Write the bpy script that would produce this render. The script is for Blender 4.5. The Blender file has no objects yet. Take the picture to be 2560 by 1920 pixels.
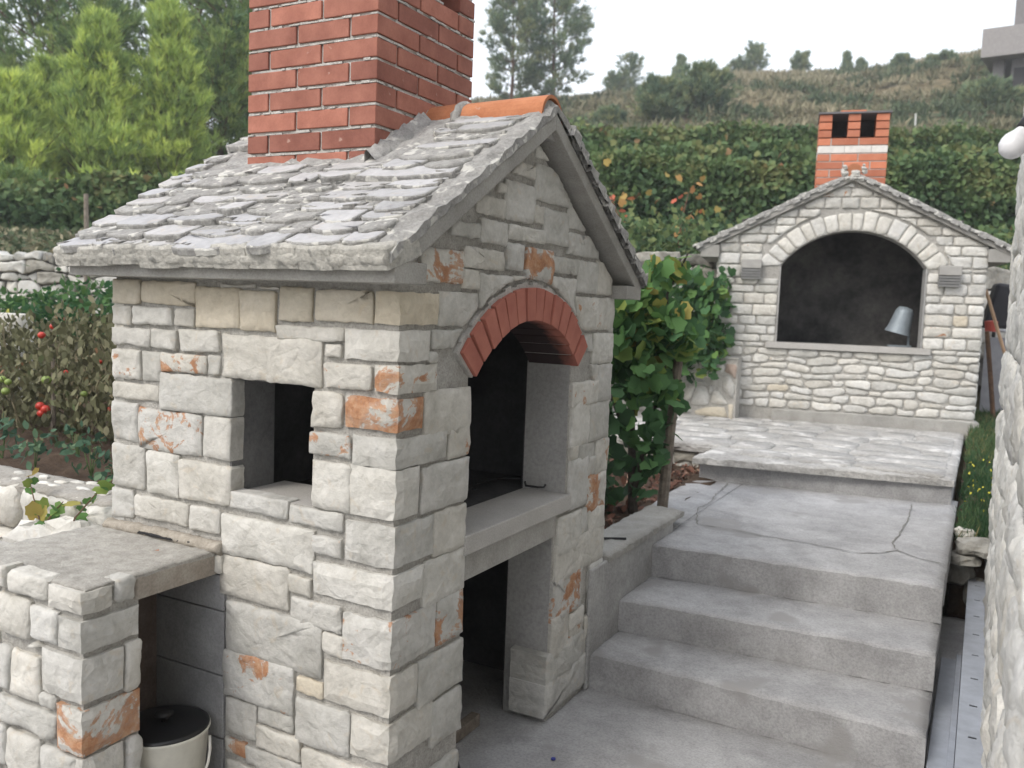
import bpy, math, random
import numpy as np
from mathutils import Vector, Matrix
R=math.radians
scene=bpy.context.scene
COL=scene.collection
# ---------------------------------------------------------------- camera, sky, sun, exposure
CAMPOS=Vector((1.465,-2.045,1.693))
RIGHT=Vector((0.87917943,0.47500408,0.03761192)); FWD=Vector((-0.47054503,0.87793067,-0.08845968))
UPV=RIGHT.cross(FWD).normalized()
cd=bpy.data.cameras.new('camera'); cam=bpy.data.objects.new('camera',cd); COL.objects.link(cam)
m=Matrix((RIGHT,UPV,-FWD)).transposed().to_4x4(); m.translation=CAMPOS; cam.matrix_world=m
cd.sensor_width=36.0; cd.lens=30.87; cd.clip_start=.02; cd.clip_end=1500
cd.dof.use_dof=True; cd.dof.focus_distance=3.1; cd.dof.aperture_fstop=3.6
scene.camera=cam
w=bpy.data.worlds.new('World'); scene.world=w; w.use_nodes=True
nt=w.node_tree; bg=nt.nodes['Background']
sky=nt.nodes.new('ShaderNodeTexSky'); sky.sky_type='NISHITA'; sky.sun_disc=False
SUN_EL,SUN_AZ=R(46),R(200)
sky.sun_elevation=SUN_EL; sky.sun_rotation=SUN_AZ; sky.air_density=1.2; sky.dust_density=4.5; sky.ozone_density=1.0
mx=nt.nodes.new('ShaderNodeMix'); mx.data_type='RGBA'; mx.inputs[0].default_value=.62
mx.inputs[7].default_value=(9.3,9.5,9.9,1)      # even bright cloud veil over the clear-sky model
nt.links.new(sky.outputs[0],mx.inputs[6]); nt.links.new(mx.outputs[2],bg.inputs[0])
bg.inputs[1].default_value=.12
sd=bpy.data.lights.new('sun','SUN'); sun=bpy.data.objects.new('sun',sd); COL.objects.link(sun)
sd.energy=.9; sd.angle=R(16); sd.color=(1,.97,.92)
sdir=Vector((math.sin(SUN_AZ)*math.cos(SUN_EL),math.cos(SUN_AZ)*math.cos(SUN_EL),math.sin(SUN_EL)))
sun.rotation_euler=sdir.to_track_quat('Z','Y').to_euler()
scene.view_settings.view_transform='Standard'; scene.view_settings.look='None'
scene.view_settings.exposure=.80; scene.view_settings.gamma=1
try: scene.view_settings.use_curve_mapping=False
except Exception: pass

# ---------------------------------------------------------------- helpers
def tag(o,label=None,cat=None,group=None,kind=None):
    for k,v in (('label',label),('category',cat),('group',group),('kind',kind)):
        if v: o[k]=v
    return o
def link(name,me,mat=None,parent=None,loc=(0,0,0),rot=None):
    o=bpy.data.objects.new(name,me); COL.objects.link(o)
    if mat is not None and me is not None:
        for mm in (mat if isinstance(mat,(list,tuple)) else [mat]): me.materials.append(mm)
    if parent is not None: o.parent=parent
    if rot is not None: o.matrix_local=Matrix.Translation(Vector(loc))@rot
    else: o.location=loc
    return o
def empty(name,loc,rz=0,**k):
    o=bpy.data.objects.new(name,None); COL.objects.link(o); o.location=loc; o.rotation_euler=(0,0,rz); o.empty_display_size=.1
    return tag(o,k.get("label"),k.get("category"),k.get("group"),k.get("kind"))
def mesh(name,v,f,mi=None,smooth=False):
    me=bpy.data.meshes.new(name); me.from_pydata(v,[],f); me.update()
    if mi is not None: me.polygons.foreach_set('material_index',mi)
    if smooth: me.polygons.foreach_set('use_smooth',[True]*len(f))
    return me
class MB:
    def __init__(s): s.v=[];s.f=[];s.mi=[]
    def add(s,v,f,mi=0):
        n=len(s.v); s.v+=[tuple(p) for p in v]; s.f+=[tuple(i+n for i in q) for q in f]; s.mi+=[mi]*len(f)
    def box(s,x0,x1,y0,y1,z0,z1,mi=0):
        s.add([(x0,y0,z0),(x1,y0,z0),(x1,y1,z0),(x0,y1,z0),(x0,y0,z1),(x1,y0,z1),(x1,y1,z1),(x0,y1,z1)],
              [(0,3,2,1),(4,5,6,7),(0,1,5,4),(1,2,6,5),(2,3,7,6),(3,0,4,7)],mi)
    def prism(s,poly,a,b,mi=0):   # poly in 3D at offset vectors a and b
        n=len(poly); v=[tuple(Vector(p)+Vector(a)) for p in poly]+[tuple(Vector(p)+Vector(b)) for p in poly]
        s.add(v,[tuple(range(n))[::-1],tuple(range(n,2*n))]+[(i,(i+1)%n,n+(i+1)%n,n+i) for i in range(n)],mi)
    def tube(s,pts,rad,n=8,mi=0,caps=True):
        pts=[Vector(p) for p in pts]; rads=rad if isinstance(rad,(list,tuple)) else [rad]*len(pts)
        vs=[];fs=[]; ref=Vector((.3,.5,.81)).normalized()
        for i,p in enumerate(pts):
            d=(pts[min(i+1,len(pts)-1)]-pts[max(i-1,0)]).normalized()
            a=d.cross(ref)
            if a.length<.05: a=d.cross(Vector((1,0,0)))
            a.normalize(); b=d.cross(a)
            for k in range(n):
                t=2*math.pi*k/n; vs.append(tuple(p+(a*math.cos(t)+b*math.sin(t))*rads[i]))
        for i in range(len(pts)-1):
            for k in range(n): fs.append((i*n+k,i*n+(k+1)%n,(i+1)*n+(k+1)%n,(i+1)*n+k))
        if caps: fs+= [tuple(range(n))[::-1],tuple(range((len(pts)-1)*n,len(pts)*n))]
        s.add(vs,fs,mi)
    def lathe(s,prof,c=(0,0,0),n=32,mi=0):
        vs=[];fs=[]
        for r,z in prof:
            for k in range(n):
                t=2*math.pi*k/n; vs.append((c[0]+r*math.cos(t),c[1]+r*math.sin(t),c[2]+z))
        for i in range(len(prof)-1):
            for k in range(n): fs.append((i*n+k,i*n+(k+1)%n,(i+1)*n+(k+1)%n,(i+1)*n+k))
        s.add(vs,fs,mi)
    def build(s,name,mat,parent=None,loc=(0,0,0),smooth=False,bevel=0,rot=None):
        o=link(name,mesh(name,s.v,s.f,s.mi,smooth),mat,parent,loc,rot)
        if bevel:
            b=o.modifiers.new('bevel','BEVEL'); b.width=bevel; b.segments=2; b.limit_method='ANGLE'
        return o
def grid_slab(name,x0,x1,y0,y1,z,thick,mat,parent,step=.05,amp=.004,seed=0,edge=.006,skew=None):
    """a cast slab or tread with a slightly uneven top and worn, rounded edges"""
    rn=random.Random(seed); nx=max(2,int((x1-x0)/step)); ny=max(2,int((y1-y0)/step))
    v=[];f=[]
    for j in range(ny+1):
        for i in range(nx+1):
            X=x0+(x1-x0)*i/nx; Y=y0+(y1-y0)*j/ny
            if skew: Y+=skew(X,j/ny)
            e=min(i,nx-i,j,ny-j)
            zz=z+rn.uniform(-amp,amp)-(edge if e==0 else 0)
            if e==0:
                X+=rn.uniform(-1,1)*amp*.6; Y+=rn.uniform(-1,1)*amp*.9
            v.append((X,Y,zz))
    for j in range(ny):
        for i in range(nx):
            a=j*(nx+1)+i; f.append((a,a+1,a+nx+2,a+nx+1))
    ring=[i for i in range(nx+1)]+[j*(nx+1)+nx for j in range(1,ny+1)]+[ny*(nx+1)+i for i in range(nx-1,-1,-1)]+[j*(nx+1) for j in range(ny-1,0,-1)]
    n0=len(v); k=len(ring)
    for r in ring: v.append((v[r][0]+rn.uniform(-1,1)*amp*.5,v[r][1]+rn.uniform(-1,1)*amp*.5,z-.5*thick))
    for r in ring: v.append((v[r][0],v[r][1],z-thick))
    for i in range(k):
        j=(i+1)%k
        f.append((ring[i],n0+i,n0+j,ring[j])); f.append((n0+i,n0+k+i,n0+k+j,n0+j))
    f.append(tuple(range(n0+k,n0+2*k))[::-1])
    me=mesh(name,v,f); me.polygons.foreach_set('use_smooth',[True]*(nx*ny)+[False]*(len(f)-nx*ny))
    return link(name,me,mat,parent)

# ---------------------------------------------------------------- materials
def newmat(name,rough=.9):
    m=bpy.data.materials.new(name); m.use_nodes=True; nt=m.node_tree
    p=nt.nodes['Principled BSDF']; p.inputs['Roughness'].default_value=rough; p.inputs['Specular IOR Level'].default_value=.25
    return m,nt,p
def nd(nt,t,**k):
    n=nt.nodes.new(t)
    for a,b in k.items(): setattr(n,a,b)
    return n
def ramp(nt,src,stops):
    r=nd(nt,'ShaderNodeValToRGB'); e=r.color_ramp.elements
    while len(e)>1: e.remove(e[0])
    e[0].position=stops[0][0]; e[0].color=(*stops[0][1],1) if len(stops[0][1])==3 else stops[0][1]
    for p,c in stops[1:]:
        q=e.new(p); q.color=(*c,1)
    nt.links.new(src,r.inputs[0]); return r.outputs[0]
def coords(nt,world=False):
    if world:
        g=nd(nt,'ShaderNodeNewGeometry'); return g.outputs['Position']
    tc=nd(nt,'ShaderNodeTexCoord'); oi=nd(nt,'ShaderNodeObjectInfo')
    mul=nd(nt,'ShaderNodeMath',operation='MULTIPLY'); mul.inputs[1].default_value=57.3; nt.links.new(oi.outputs['Random'],mul.inputs[0])
    add=nd(nt,'ShaderNodeVectorMath',operation='ADD'); nt.links.new(tc.outputs['Object'],add.inputs[0]); nt.links.new(mul.outputs[0],add.inputs[1])
    return add.outputs[0]
def noise(nt,vec,scale,detail=5,rough=.6,dist=0):
    n=nd(nt,'ShaderNodeTexNoise'); n.inputs['Scale'].default_value=scale; n.inputs['Detail'].default_value=detail; n.inputs['Roughness'].default_value=rough; n.inputs['Distortion'].default_value=dist
    nt.links.new(vec,n.inputs['Vector']); return n.outputs['Fac']
def mixc(nt,fac,a,b,mode='MIX'):
    n=nd(nt,'ShaderNodeMix',data_type='RGBA',blend_type=mode)
    for s,i in ((fac,0),(a,6),(b,7)):
        if isinstance(s,(int,float)): n.inputs[i].default_value=s
        elif isinstance(s,tuple): n.inputs[i].default_value=(*s,1)
        else: nt.links.new(s,n.inputs[i])
    return n.outputs[2]
def bump(nt,p,h,strength=.5,dist=.01):
    b=nd(nt,'ShaderNodeBump'); b.inputs['Strength'].default_value=strength; b.inputs['Distance'].default_value=dist
    nt.links.new(h,b.inputs['Height']); nt.links.new(b.outputs[0],p.inputs['Normal'])
def addm(nt,a,b,k=1.0,op='ADD'):
    n=nd(nt,'ShaderNodeMath',operation='MULTIPLY_ADD'); nt.links.new(b,n.inputs[0]); n.inputs[1].default_value=k; nt.links.new(a,n.inputs[2]); return n.outputs[0]
def stone_mat(name,lo,mid,hi,rust=0,rustscale=9,cream=0,gain=(.86,1.1)):
    m,nt,p=newmat(name,.88); v=coords(nt)
    n1=noise(nt,v,7,6,.62,.6); n2=noise(nt,v,42,6,.7); n3=noise(nt,v,2.2,2)
    c=ramp(nt,n1,[(.3,lo),(.5,mid),(.72,hi)])
    c2=ramp(nt,n2,[(.3,(.80,.80,.80)),(.6,(1.03,1.03,1.03))])
    c=mixc(nt,.7,c,c2,'MULTIPLY')
    oi=nd(nt,'ShaderNodeObjectInfo')
    g=ramp(nt,oi.outputs['Random'],[(0,(gain[0],gain[0],gain[0]*.975)),(.3,(.96,.965,.965)),(.65,(1.0,.98,.935)),(1,(gain[1],gain[1]*1.0,gain[1]*.985))])
    c=mixc(nt,1.0,c,g,'MULTIPLY')
    # faint ochre veining
    veins=ramp(nt,noise(nt,v,13,4,.5,2.0),[(.60,(0,0,0)),(.70,(1,1,1))])
    vm=nd(nt,'ShaderNodeMath',operation='MULTIPLY'); nt.links.new(veins,vm.inputs[0]); vm.inputs[1].default_value=.22+cream*.2
    c=mixc(nt,vm.outputs[0],c,(.52,.41,.27))
    if cream: c=mixc(nt,.35*cream,c,(.60,.52,.38))
    if rust:
        rn=addm(nt,noise(nt,v,rustscale,5,.65,.8),noise(nt,v,60,3,.6),.18)
        th=.66-.10*rust
        rm=ramp(nt,rn,[(th,(0,0,0)),(th+.03,(.75,.75,.75)),(th+.09,(.97,.97,.97))])
        rc=ramp(nt,noise(nt,v,30,5,.75),[(.30,(.27,.125,.065)),(.50,(.42,.21,.11)),(.68,(.50,.33,.21))])
        c=mixc(nt,rm,c,rc)
    nt.links.new(c,p.inputs['Base Color'])
    vr=nd(nt,'ShaderNodeTexVoronoi',feature='DISTANCE_TO_EDGE'); vr.inputs['Scale'].default_value=11
    wv=nd(nt,'ShaderNodeVectorMath',operation='MULTIPLY_ADD'); nx=nd(nt,'ShaderNodeTexNoise'); nx.inputs['Scale'].default_value=9; nt.links.new(v,nx.inputs['Vector'])
    nt.links.new(nx.outputs['Color'],wv.inputs[0]); wv.inputs[1].default_value=(.14,.14,.14); nt.links.new(v,wv.inputs[2]); nt.links.new(wv.outputs[0],vr.inputs['Vector'])
    vm2=nd(nt,'ShaderNodeMath',operation='MINIMUM'); nt.links.new(vr.outputs['Distance'],vm2.inputs[0]); vm2.inputs[1].default_value=.28
    n4=noise(nt,v,120,3,.7)
    h=addm(nt,addm(nt,addm(nt,n1,n2,.45),vm2.outputs[0],.9),n4,.12); bump(nt,p,h,.8,.013); return m
def plain_mat(name,lo,hi,scale=12,rough=.9,bs=.4,bd=.006,world=True,fine=90,spots=None,scale2=1.3,g2=.18,fk=.76):
    m,nt,p=newmat(name,rough); v=coords(nt,world)
    n1=noise(nt,v,scale,6,.65); n2=noise(nt,v,fine,5,.7); n3=noise(nt,v,scale2,4,.6,.5)
    c=ramp(nt,n1,[(.3,lo),(.7,hi)])
    c=mixc(nt,.8,c,ramp(nt,n2,[(.34,(fk,fk,fk)),(.60,(1.06,1.06,1.06))]),'MULTIPLY')
    c=mixc(nt,1,c,ramp(nt,n3,[(.35,(1-g2,1-g2,1-g2*.95)),(.65,(1.06,1.06,1.07))]),'MULTIPLY')
    if spots:
        c=mixc(nt,ramp(nt,noise(nt,v,spots[1],2.5,.55,.0),[(spots[2],(0,0,0)),(spots[2]+.06,(1,1,1))]),c,spots[0])
    nt.links.new(c,p.inputs['Base Color']); bump(nt,p,addm(nt,n1,n2,.5),bs,bd); return m
def flat(name,c,rough=.6,metal=0,spec=.3):
    m,nt,p=newmat(name,rough); v=coords(nt); 
    cc=mixc(nt,1,c,ramp(nt,noise(nt,v,14,5,.6),[(.3,(.84,.84,.84)),(.7,(1.08,1.08,1.08))]),'MULTIPLY')
    nt.links.new(cc,p.inputs['Base Color']); p.inputs['Metallic'].default_value=metal; p.inputs['Specular IOR Level'].default_value=spec; return m
def leaf_mat(name,stops,trans=.35,rough=.7):
    m,nt,p=newmat(name,rough); p.inputs['Specular IOR Level'].default_value=.2
    at=nd(nt,'ShaderNodeAttribute',attribute_name='tint'); c=ramp(nt,at.outputs['Fac'],stops)
    nt.links.new(c,p.inputs['Base Color'])
    tr=nd(nt,'ShaderNodeBsdfTranslucent'); nt.links.new(c,tr.inputs[0]); ms=nd(nt,'ShaderNodeMixShader'); ms.inputs[0].default_value=trans
    nt.links.new(p.outputs[0],ms.inputs[1]); nt.links.new(tr.outputs[0],ms.inputs[2]); nt.links.new(ms.outputs[0],nt.nodes['Material Output'].inputs[0]); return m
L0,L1,L2=(.43,.42,.39),(.54,.53,.50),(.62,.61,.585)
S_PLAIN=stone_mat('limestone',L0,L1,L2)
S_SOME=stone_mat('limestone_ochre_marks',L0,L1,L2,rust=-.25,rustscale=11)
S_RUST=stone_mat('limestone_rust_patch',L0,L1,L2,rust=1.0,rustscale=6.5)
S_RUST2=stone_mat('limestone_rust_streaks',L0,L1,L2,rust=.30,rustscale=10)
S_CREAM=stone_mat('limestone_cream',(.50,.45,.37),(.60,.55,.46),(.67,.62,.54),cream=.45)
S_WHITE=stone_mat('white_limestone',(.52,.51,.475),(.63,.62,.59),(.71,.70,.675),gain=(.84,1.1))
S_DARK=stone_mat('weathered_limestone',(.20,.19,.17),(.33,.32,.29),(.45,.44,.41),gain=(.7,1.2))
STM={'':S_PLAIN,'s':S_SOME,'r':S_RUST2,'R':S_RUST,'w':S_CREAM}
MORTAR=plain_mat('wall_mortar',(.38,.365,.33),(.53,.515,.475),30,.95,.9,.010,fine=120)
CONC=plain_mat('cast_concrete',(.33,.32,.29),(.43,.42,.39),9,.9,.35,.004,fine=150,g2=.22)
CONC_L=plain_mat('smooth_render',(.33,.325,.31),(.40,.395,.38),5,.85,.2,.003,fine=60,g2=.15)
CONC_ST=plain_mat('stair_concrete',(.345,.343,.338),(.455,.453,.452),9,.9,.9,.006,fine=95,g2=.20,scale2=2.6,fk=.72,spots=((.30,.295,.29),3.1,.60))
SLAB=plain_mat('counter_concrete',(.31,.295,.265),(.49,.475,.43),26,.95,.9,.006,fine=170,g2=.2)
SILL=plain_mat('sawn_stone_sill',(.40,.385,.355),(.47,.455,.43),6,.7,.15,.002,fine=180,g2=.08)
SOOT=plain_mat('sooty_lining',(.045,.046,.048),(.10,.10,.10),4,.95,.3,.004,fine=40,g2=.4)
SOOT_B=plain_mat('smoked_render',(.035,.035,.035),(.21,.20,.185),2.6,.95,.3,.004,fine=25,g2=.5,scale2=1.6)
ROOFM=plain_mat('roof_mortar',(.29,.285,.27),(.50,.49,.465),22,.95,1.0,.014,fine=95,spots=((.60,.59,.55),20,.57))
SL_TOP=stone_mat('slate_face',(.37,.37,.385),(.44,.44,.455),(.51,.51,.52),gain=(.86,1.10))
SL_EDGE=plain_mat('slate_edge',(.27,.265,.25),(.48,.475,.45),26,.95,1.0,.012,world=True,fine=100,spots=((.62,.61,.57),19,.55))
EAVE=plain_mat('eave_lime',(.42,.41,.37),(.62,.60,.54),24,.95,1.0,.014,fine=90,spots=((.30,.295,.27),18,.56))
def brick_mat(name,lo,hi):
    m,nt,p=newmat(name,.75); v=coords(nt)
    n1=noise(nt,v,9,5,.6); n2=noise(nt,v,120,4,.7); oi=nd(nt,'ShaderNodeObjectInfo')
    c=ramp(nt,n1,[(.3,lo),(.7,hi)])
    c=mixc(nt,1,c,ramp(nt,oi.outputs['Random'],[(0,(.74,.72,.74)),(.5,(.96,.96,.96)),(1,(1.14,1.12,1.10))]),'MULTIPLY')
    c=mixc(nt,.55,c,ramp(nt,n2,[(.3,(.8,.8,.8)),(.6,(1.05,1.05,1.05))]),'MULTIPLY')
    c=mixc(nt,ramp(nt,noise(nt,v,30,3,.5),[(.70,(0,0,0)),(.76,(.6,.6,.6))]),c,(.5,.36,.30))
    nt.links.new(c,p.inputs['Base Color']); bump(nt,p,addm(nt,n1,n2,.6),.25,.003); return m
BRICK=brick_mat('red_brick',(.27,.105,.075),(.42,.18,.13))
BRICK_F=brick_mat('orange_brick',(.48,.17,.095),(.56,.225,.135))
BRICK_W=flat('white_painted_brick',(.68,.66,.62),.8)
TILE=brick_mat('ridge_tile_clay',(.36,.13,.06),(.52,.23,.12))
BMORT=plain_mat('brick_mortar',(.46,.44,.40),(.62,.60,.56),40,.95,.9,.01,fine=150)
SOIL=plain_mat('garden_soil',(.055,.036,.024),(.13,.09,.062),8,.98,.9,.03,fine=60)
BLOCK=plain_mat('concrete_block',(.26,.26,.26),(.34,.34,.335),14,.95,.5,.004,fine=140)
WOOD=plain_mat('grey_wood',(.16,.13,.105),(.30,.26,.21),20,.85,.5,.004,world=True)
WOOD_B=plain_mat('brown_wood',(.13,.075,.045),(.24,.15,.09),16,.85,.4,.004)
BLACK=flat('black_metal',(.018,.018,.02),.5,.2,.4)
GALV=flat('galvanised_channel',(.36,.385,.43),.55,.25,.4)
ENAMEL=flat('cream_enamel',(.66,.64,.56),.3,0,.5)
BARK=plain_mat('pine_bark',(.09,.055,.035),(.22,.13,.08),14,.95,1.0,.03,fine=50)
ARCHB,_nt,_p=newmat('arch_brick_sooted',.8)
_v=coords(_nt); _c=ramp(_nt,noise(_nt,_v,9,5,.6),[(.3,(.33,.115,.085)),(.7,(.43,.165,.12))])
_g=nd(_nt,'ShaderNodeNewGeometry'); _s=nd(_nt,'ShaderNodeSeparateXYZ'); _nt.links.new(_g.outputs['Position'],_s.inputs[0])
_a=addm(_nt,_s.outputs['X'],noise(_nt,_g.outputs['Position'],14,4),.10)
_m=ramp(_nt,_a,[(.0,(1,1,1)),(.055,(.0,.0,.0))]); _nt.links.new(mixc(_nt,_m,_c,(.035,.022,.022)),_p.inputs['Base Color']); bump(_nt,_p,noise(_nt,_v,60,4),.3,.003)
PAVE=plain_mat('rough_paving',(.38,.37,.345),(.53,.52,.50),5,.9,.9,.02,fine=40,g2=.2,spots=((.60,.59,.57),5,.60),scale2=3)
# ---------------------------------------------------------------- stones
class Frame:
    def __init__(s,o,eu,ev,ew=None):
        s.o=Vector(o); s.u=Vector(eu).normalized(); s.v=Vector(ev).normalized(); s.w=(s.u.cross(s.v)).normalized() if ew is None else Vector(ew)
    def rot(s): return Matrix((s.u,s.v,s.w)).transposed().to_4x4()
    def at(s,u,v,w=0): return s.o+s.u*u+s.v*v+s.w*w
def rect(u0,v0,u1,v1): return [(u0,v0),(u1,v0),(u1,v1),(u0,v1)]
def area(p): return .5*sum(p[i][0]*p[(i+1)%len(p)][1]-p[(i+1)%len(p)][0]*p[i][1] for i in range(len(p)))
def cen(p): return (sum(q[0] for q in p)/len(p),sum(q[1] for q in p)/len(p))
def clip(p,a,b,c):      # keep a*u+b*v<=c
    out=[]
    for i in range(len(p)):
        P,Q=p[i],p[(i+1)%len(p)]; dp=a*P[0]+b*P[1]-c; dq=a*Q[0]+b*Q[1]-c
        if dp<=0: out.append(P)
        if dp*dq<0:
            t=dp/(dp-dq); out.append((P[0]+(Q[0]-P[0])*t,P[1]+(Q[1]-P[1])*t))
    return out
def densify(p,step):
    out=[]
    for i in range(len(p)):
        P,Q=p[i],p[(i+1)%len(p)]; L=math.hypot(Q[0]-P[0],Q[1]-P[1]); n=max(1,int(round(L/step)))
        out+=[(P[0]+(Q[0]-P[0])*k/n,P[1]+(Q[1]-P[1])*k/n) for k in range(n)]
    return out
def push(p,c,r,rin=False):
    out=[]
    for q in densify(p,.03):
        d=math.hypot(q[0]-c[0],q[1]-c[1])
        if d<r and d>1e-6: q=(c[0]+(q[0]-c[0])*r/d,c[1]+(q[1]-c[1])*r/d)
        out.append(q)
    return out
from mathutils import noise as mnoise
def sz0(p): return min(max(a for a,b in p)-min(a for a,b in p),max(b for a,b in p)-min(b for a,b in p))
def stone_mesh(poly,rn,depth=.05,top=.006,bev=.006,jit=.004,bulge=.006,step=.045,wob=.003,rings=2,rnd=.012,mi=(0,0)):
    """one dressed or rough stone: outline in the wall plane, split faces, rounded arrises"""
    p=[q for i,q in enumerate(poly) if math.hypot(q[0]-poly[i-1][0],q[1]-poly[i-1][1])>1e-4]
    # knock the corners off
    q=[]
    for i in range(len(p)):
        A,B,Cc=p[i-1],p[i],p[(i+1)%len(p)]
        la=math.hypot(A[0]-B[0],A[1]-B[1]); lc=math.hypot(Cc[0]-B[0],Cc[1]-B[1]); k=rnd*rn.uniform(.4,1.6)
        ka=min(.3,k/max(la,1e-5)); kc=min(.3,k/max(lc,1e-5))
        if la<rnd*1.2 or lc<rnd*1.2: q.append(B); continue
        q.append((B[0]+(A[0]-B[0])*ka,B[1]+(A[1]-B[1])*ka)); q.append((B[0]+(Cc[0]-B[0])*kc,B[1]+(Cc[1]-B[1])*kc))
    p=[(a+rn.gauss(0,wob*.6),b+rn.gauss(0,wob*.6)) for a,b in densify(q,step)]
    c=cen(p); n=len(p); sz=min(max(a for a,b in p)-min(a for a,b in p),max(b for a,b in p)-min(b for a,b in p))
    V=[];F=[];M=[];S=[]
    sx,sy,sz=rn.uniform(-50,50),rn.uniform(-50,50),rn.uniform(-50,50)
    tx,ty=[max(-1,min(1,rn.gauss(0,.7)))*jit*.5/max(x_,.05) for x_ in (max(a for a,b in p)-min(a for a,b in p),sz0(p))]
    def hf(a,b):
        q=Vector((a*11+sx,b*11+sy,sz)); q2=Vector((a*30+sy,b*30+sz,sx))
        r_=1-abs(mnoise.noise(q*1.6+Vector((7,3,1))))*2
        return jit*(1.5*mnoise.noise(q)+.7*mnoise.noise(q2)+.22*max(0,r_-.45))+a*tx+b*ty
    def ring(shr,w,full):
        for a,b in p:
            d=math.hypot(a-c[0],b-c[1]); k=min(.6,shr/max(d,1e-5)) if shr>=0 else -shr
            u_,v_=a+(c[0]-a)*k-c[0],b+(c[1]-b)*k-c[1]
            V.append((u_,v_,w+hf(u_,v_)*full+(rn.uniform(-1,1)*jit*.12 if full else 0)))
    ring(0,-depth,0); ring(0,top-bev*1.1,.8); ring(bev*.8,top,1)
    R_=[0,1,2]
    if rings>1: ring(-.30,top+bulge*.7,1); R_.append(3)
    if rings>2: ring(-.55,top+bulge*.9,1); ring(-.78,top+bulge,1); R_+=[4,5]
    for r in range(len(R_)-1):
        for i in range(n):
            j=(i+1)%n; a,b=r*n+i,r*n+j
            F.append((a,b,b+n,a+n)); M.append(mi[1] if r<2 else mi[0]); S.append(r>=1)
    V.append((0,0,top+bulge+hf(0,0))); k=len(R_)-1
    for i in range(n): F.append((k*n+i,k*n+(i+1)%n,len(V)-1)); M.append(mi[0]); S.append(True)
    return V,F,M,c,S
def stone(fr,poly,rn,mat,parent,name='stone',w=0,origin=(0,0,0),tilt=None,**k):
    if len(poly)<3 or abs(area(poly))<2.5e-4: return None
    if area(poly)<0: poly=poly[::-1]
    V,F,M,c,S=stone_mesh(poly,rn,**k)
    me=mesh(name,V,F,M); me.polygons.foreach_set('use_smooth',S)
    rot=fr.rot()
    if tilt: rot=rot@Matrix.Rotation(tilt,4,'X')
    return link(name,me,mat,parent,fr.at(c[0],c[1],w)-Vector(origin),rot)
def courses(u0,u1,v0,v1,h,wd,rn,joint=.012,stagger=True):
    """irregular courses of rectangles filling a wall"""
    out=[];v=v0
    while v<v1-.02:
        hh=min(rn.uniform(*h),v1-v)
        if v1-v-hh<h[0]*.5: hh=v1-v
        u=u0
        while u<u1-.01:
            ww=rn.uniform(*wd)
            if u1-u-ww<wd[0]*.6: ww=u1-u
            if hh>h[0]*1.75 and rn.random()<.2:
                k=rn.uniform(.4,.6); out.append((u+joint/2,v+joint/2,u+ww-joint/2,v+hh*k-joint/2)); out.append((u+joint/2,v+hh*k+joint/2,u+ww-joint/2,v+hh-joint/2))
            else: out.append((u+joint/2,v+joint/2,u+ww-joint/2,v+hh-joint/2))
            u+=ww
        v+=hh
    return out
def rubble(u0,u1,v0,v1,h,wd,rn,joint=.012,skew=.35):
    """rubble: courses whose joints wander, stones as irregular quads sharing wandering corners"""
    nr=max(1,round((v1-v0)/h)); out=[]
    def line(r): 
        base=v0+(v1-v0)*r/nr; amp=0 if r in (0,nr) else h*skew
        ks=[rn.uniform(-amp,amp) for _ in range(200)]
        def f(u):
            t=(u-u0)/wd*1.3; i=int(max(0,t)); fr=t-i; return base+ks[i%200]*(1-fr)+ks[(i+1)%200]*fr
        return f
    L=[line(r) for r in range(nr+1)]
    for r in range(nr):
        u=u0
        while u<u1-.005:
            ww=wd*rn.uniform(.55,1.6)
            if u1-u-ww<wd*.45: ww=u1-u
            s0,s1=rn.uniform(-.12,.12)*wd,rn.uniform(-.12,.12)*wd
            a,b=u+joint/2,u+ww-joint/2; m_=(a+b)/2
            out.append([(a,L[r](a)+joint/2),(m_,L[r](m_)+joint/2),(b,L[r](b)+joint/2),(b,L[r+1](b)-joint/2),(m_,L[r+1](m_)-joint/2),(a,L[r+1](a)-joint/2)])
            u+=ww
    return out

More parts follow.
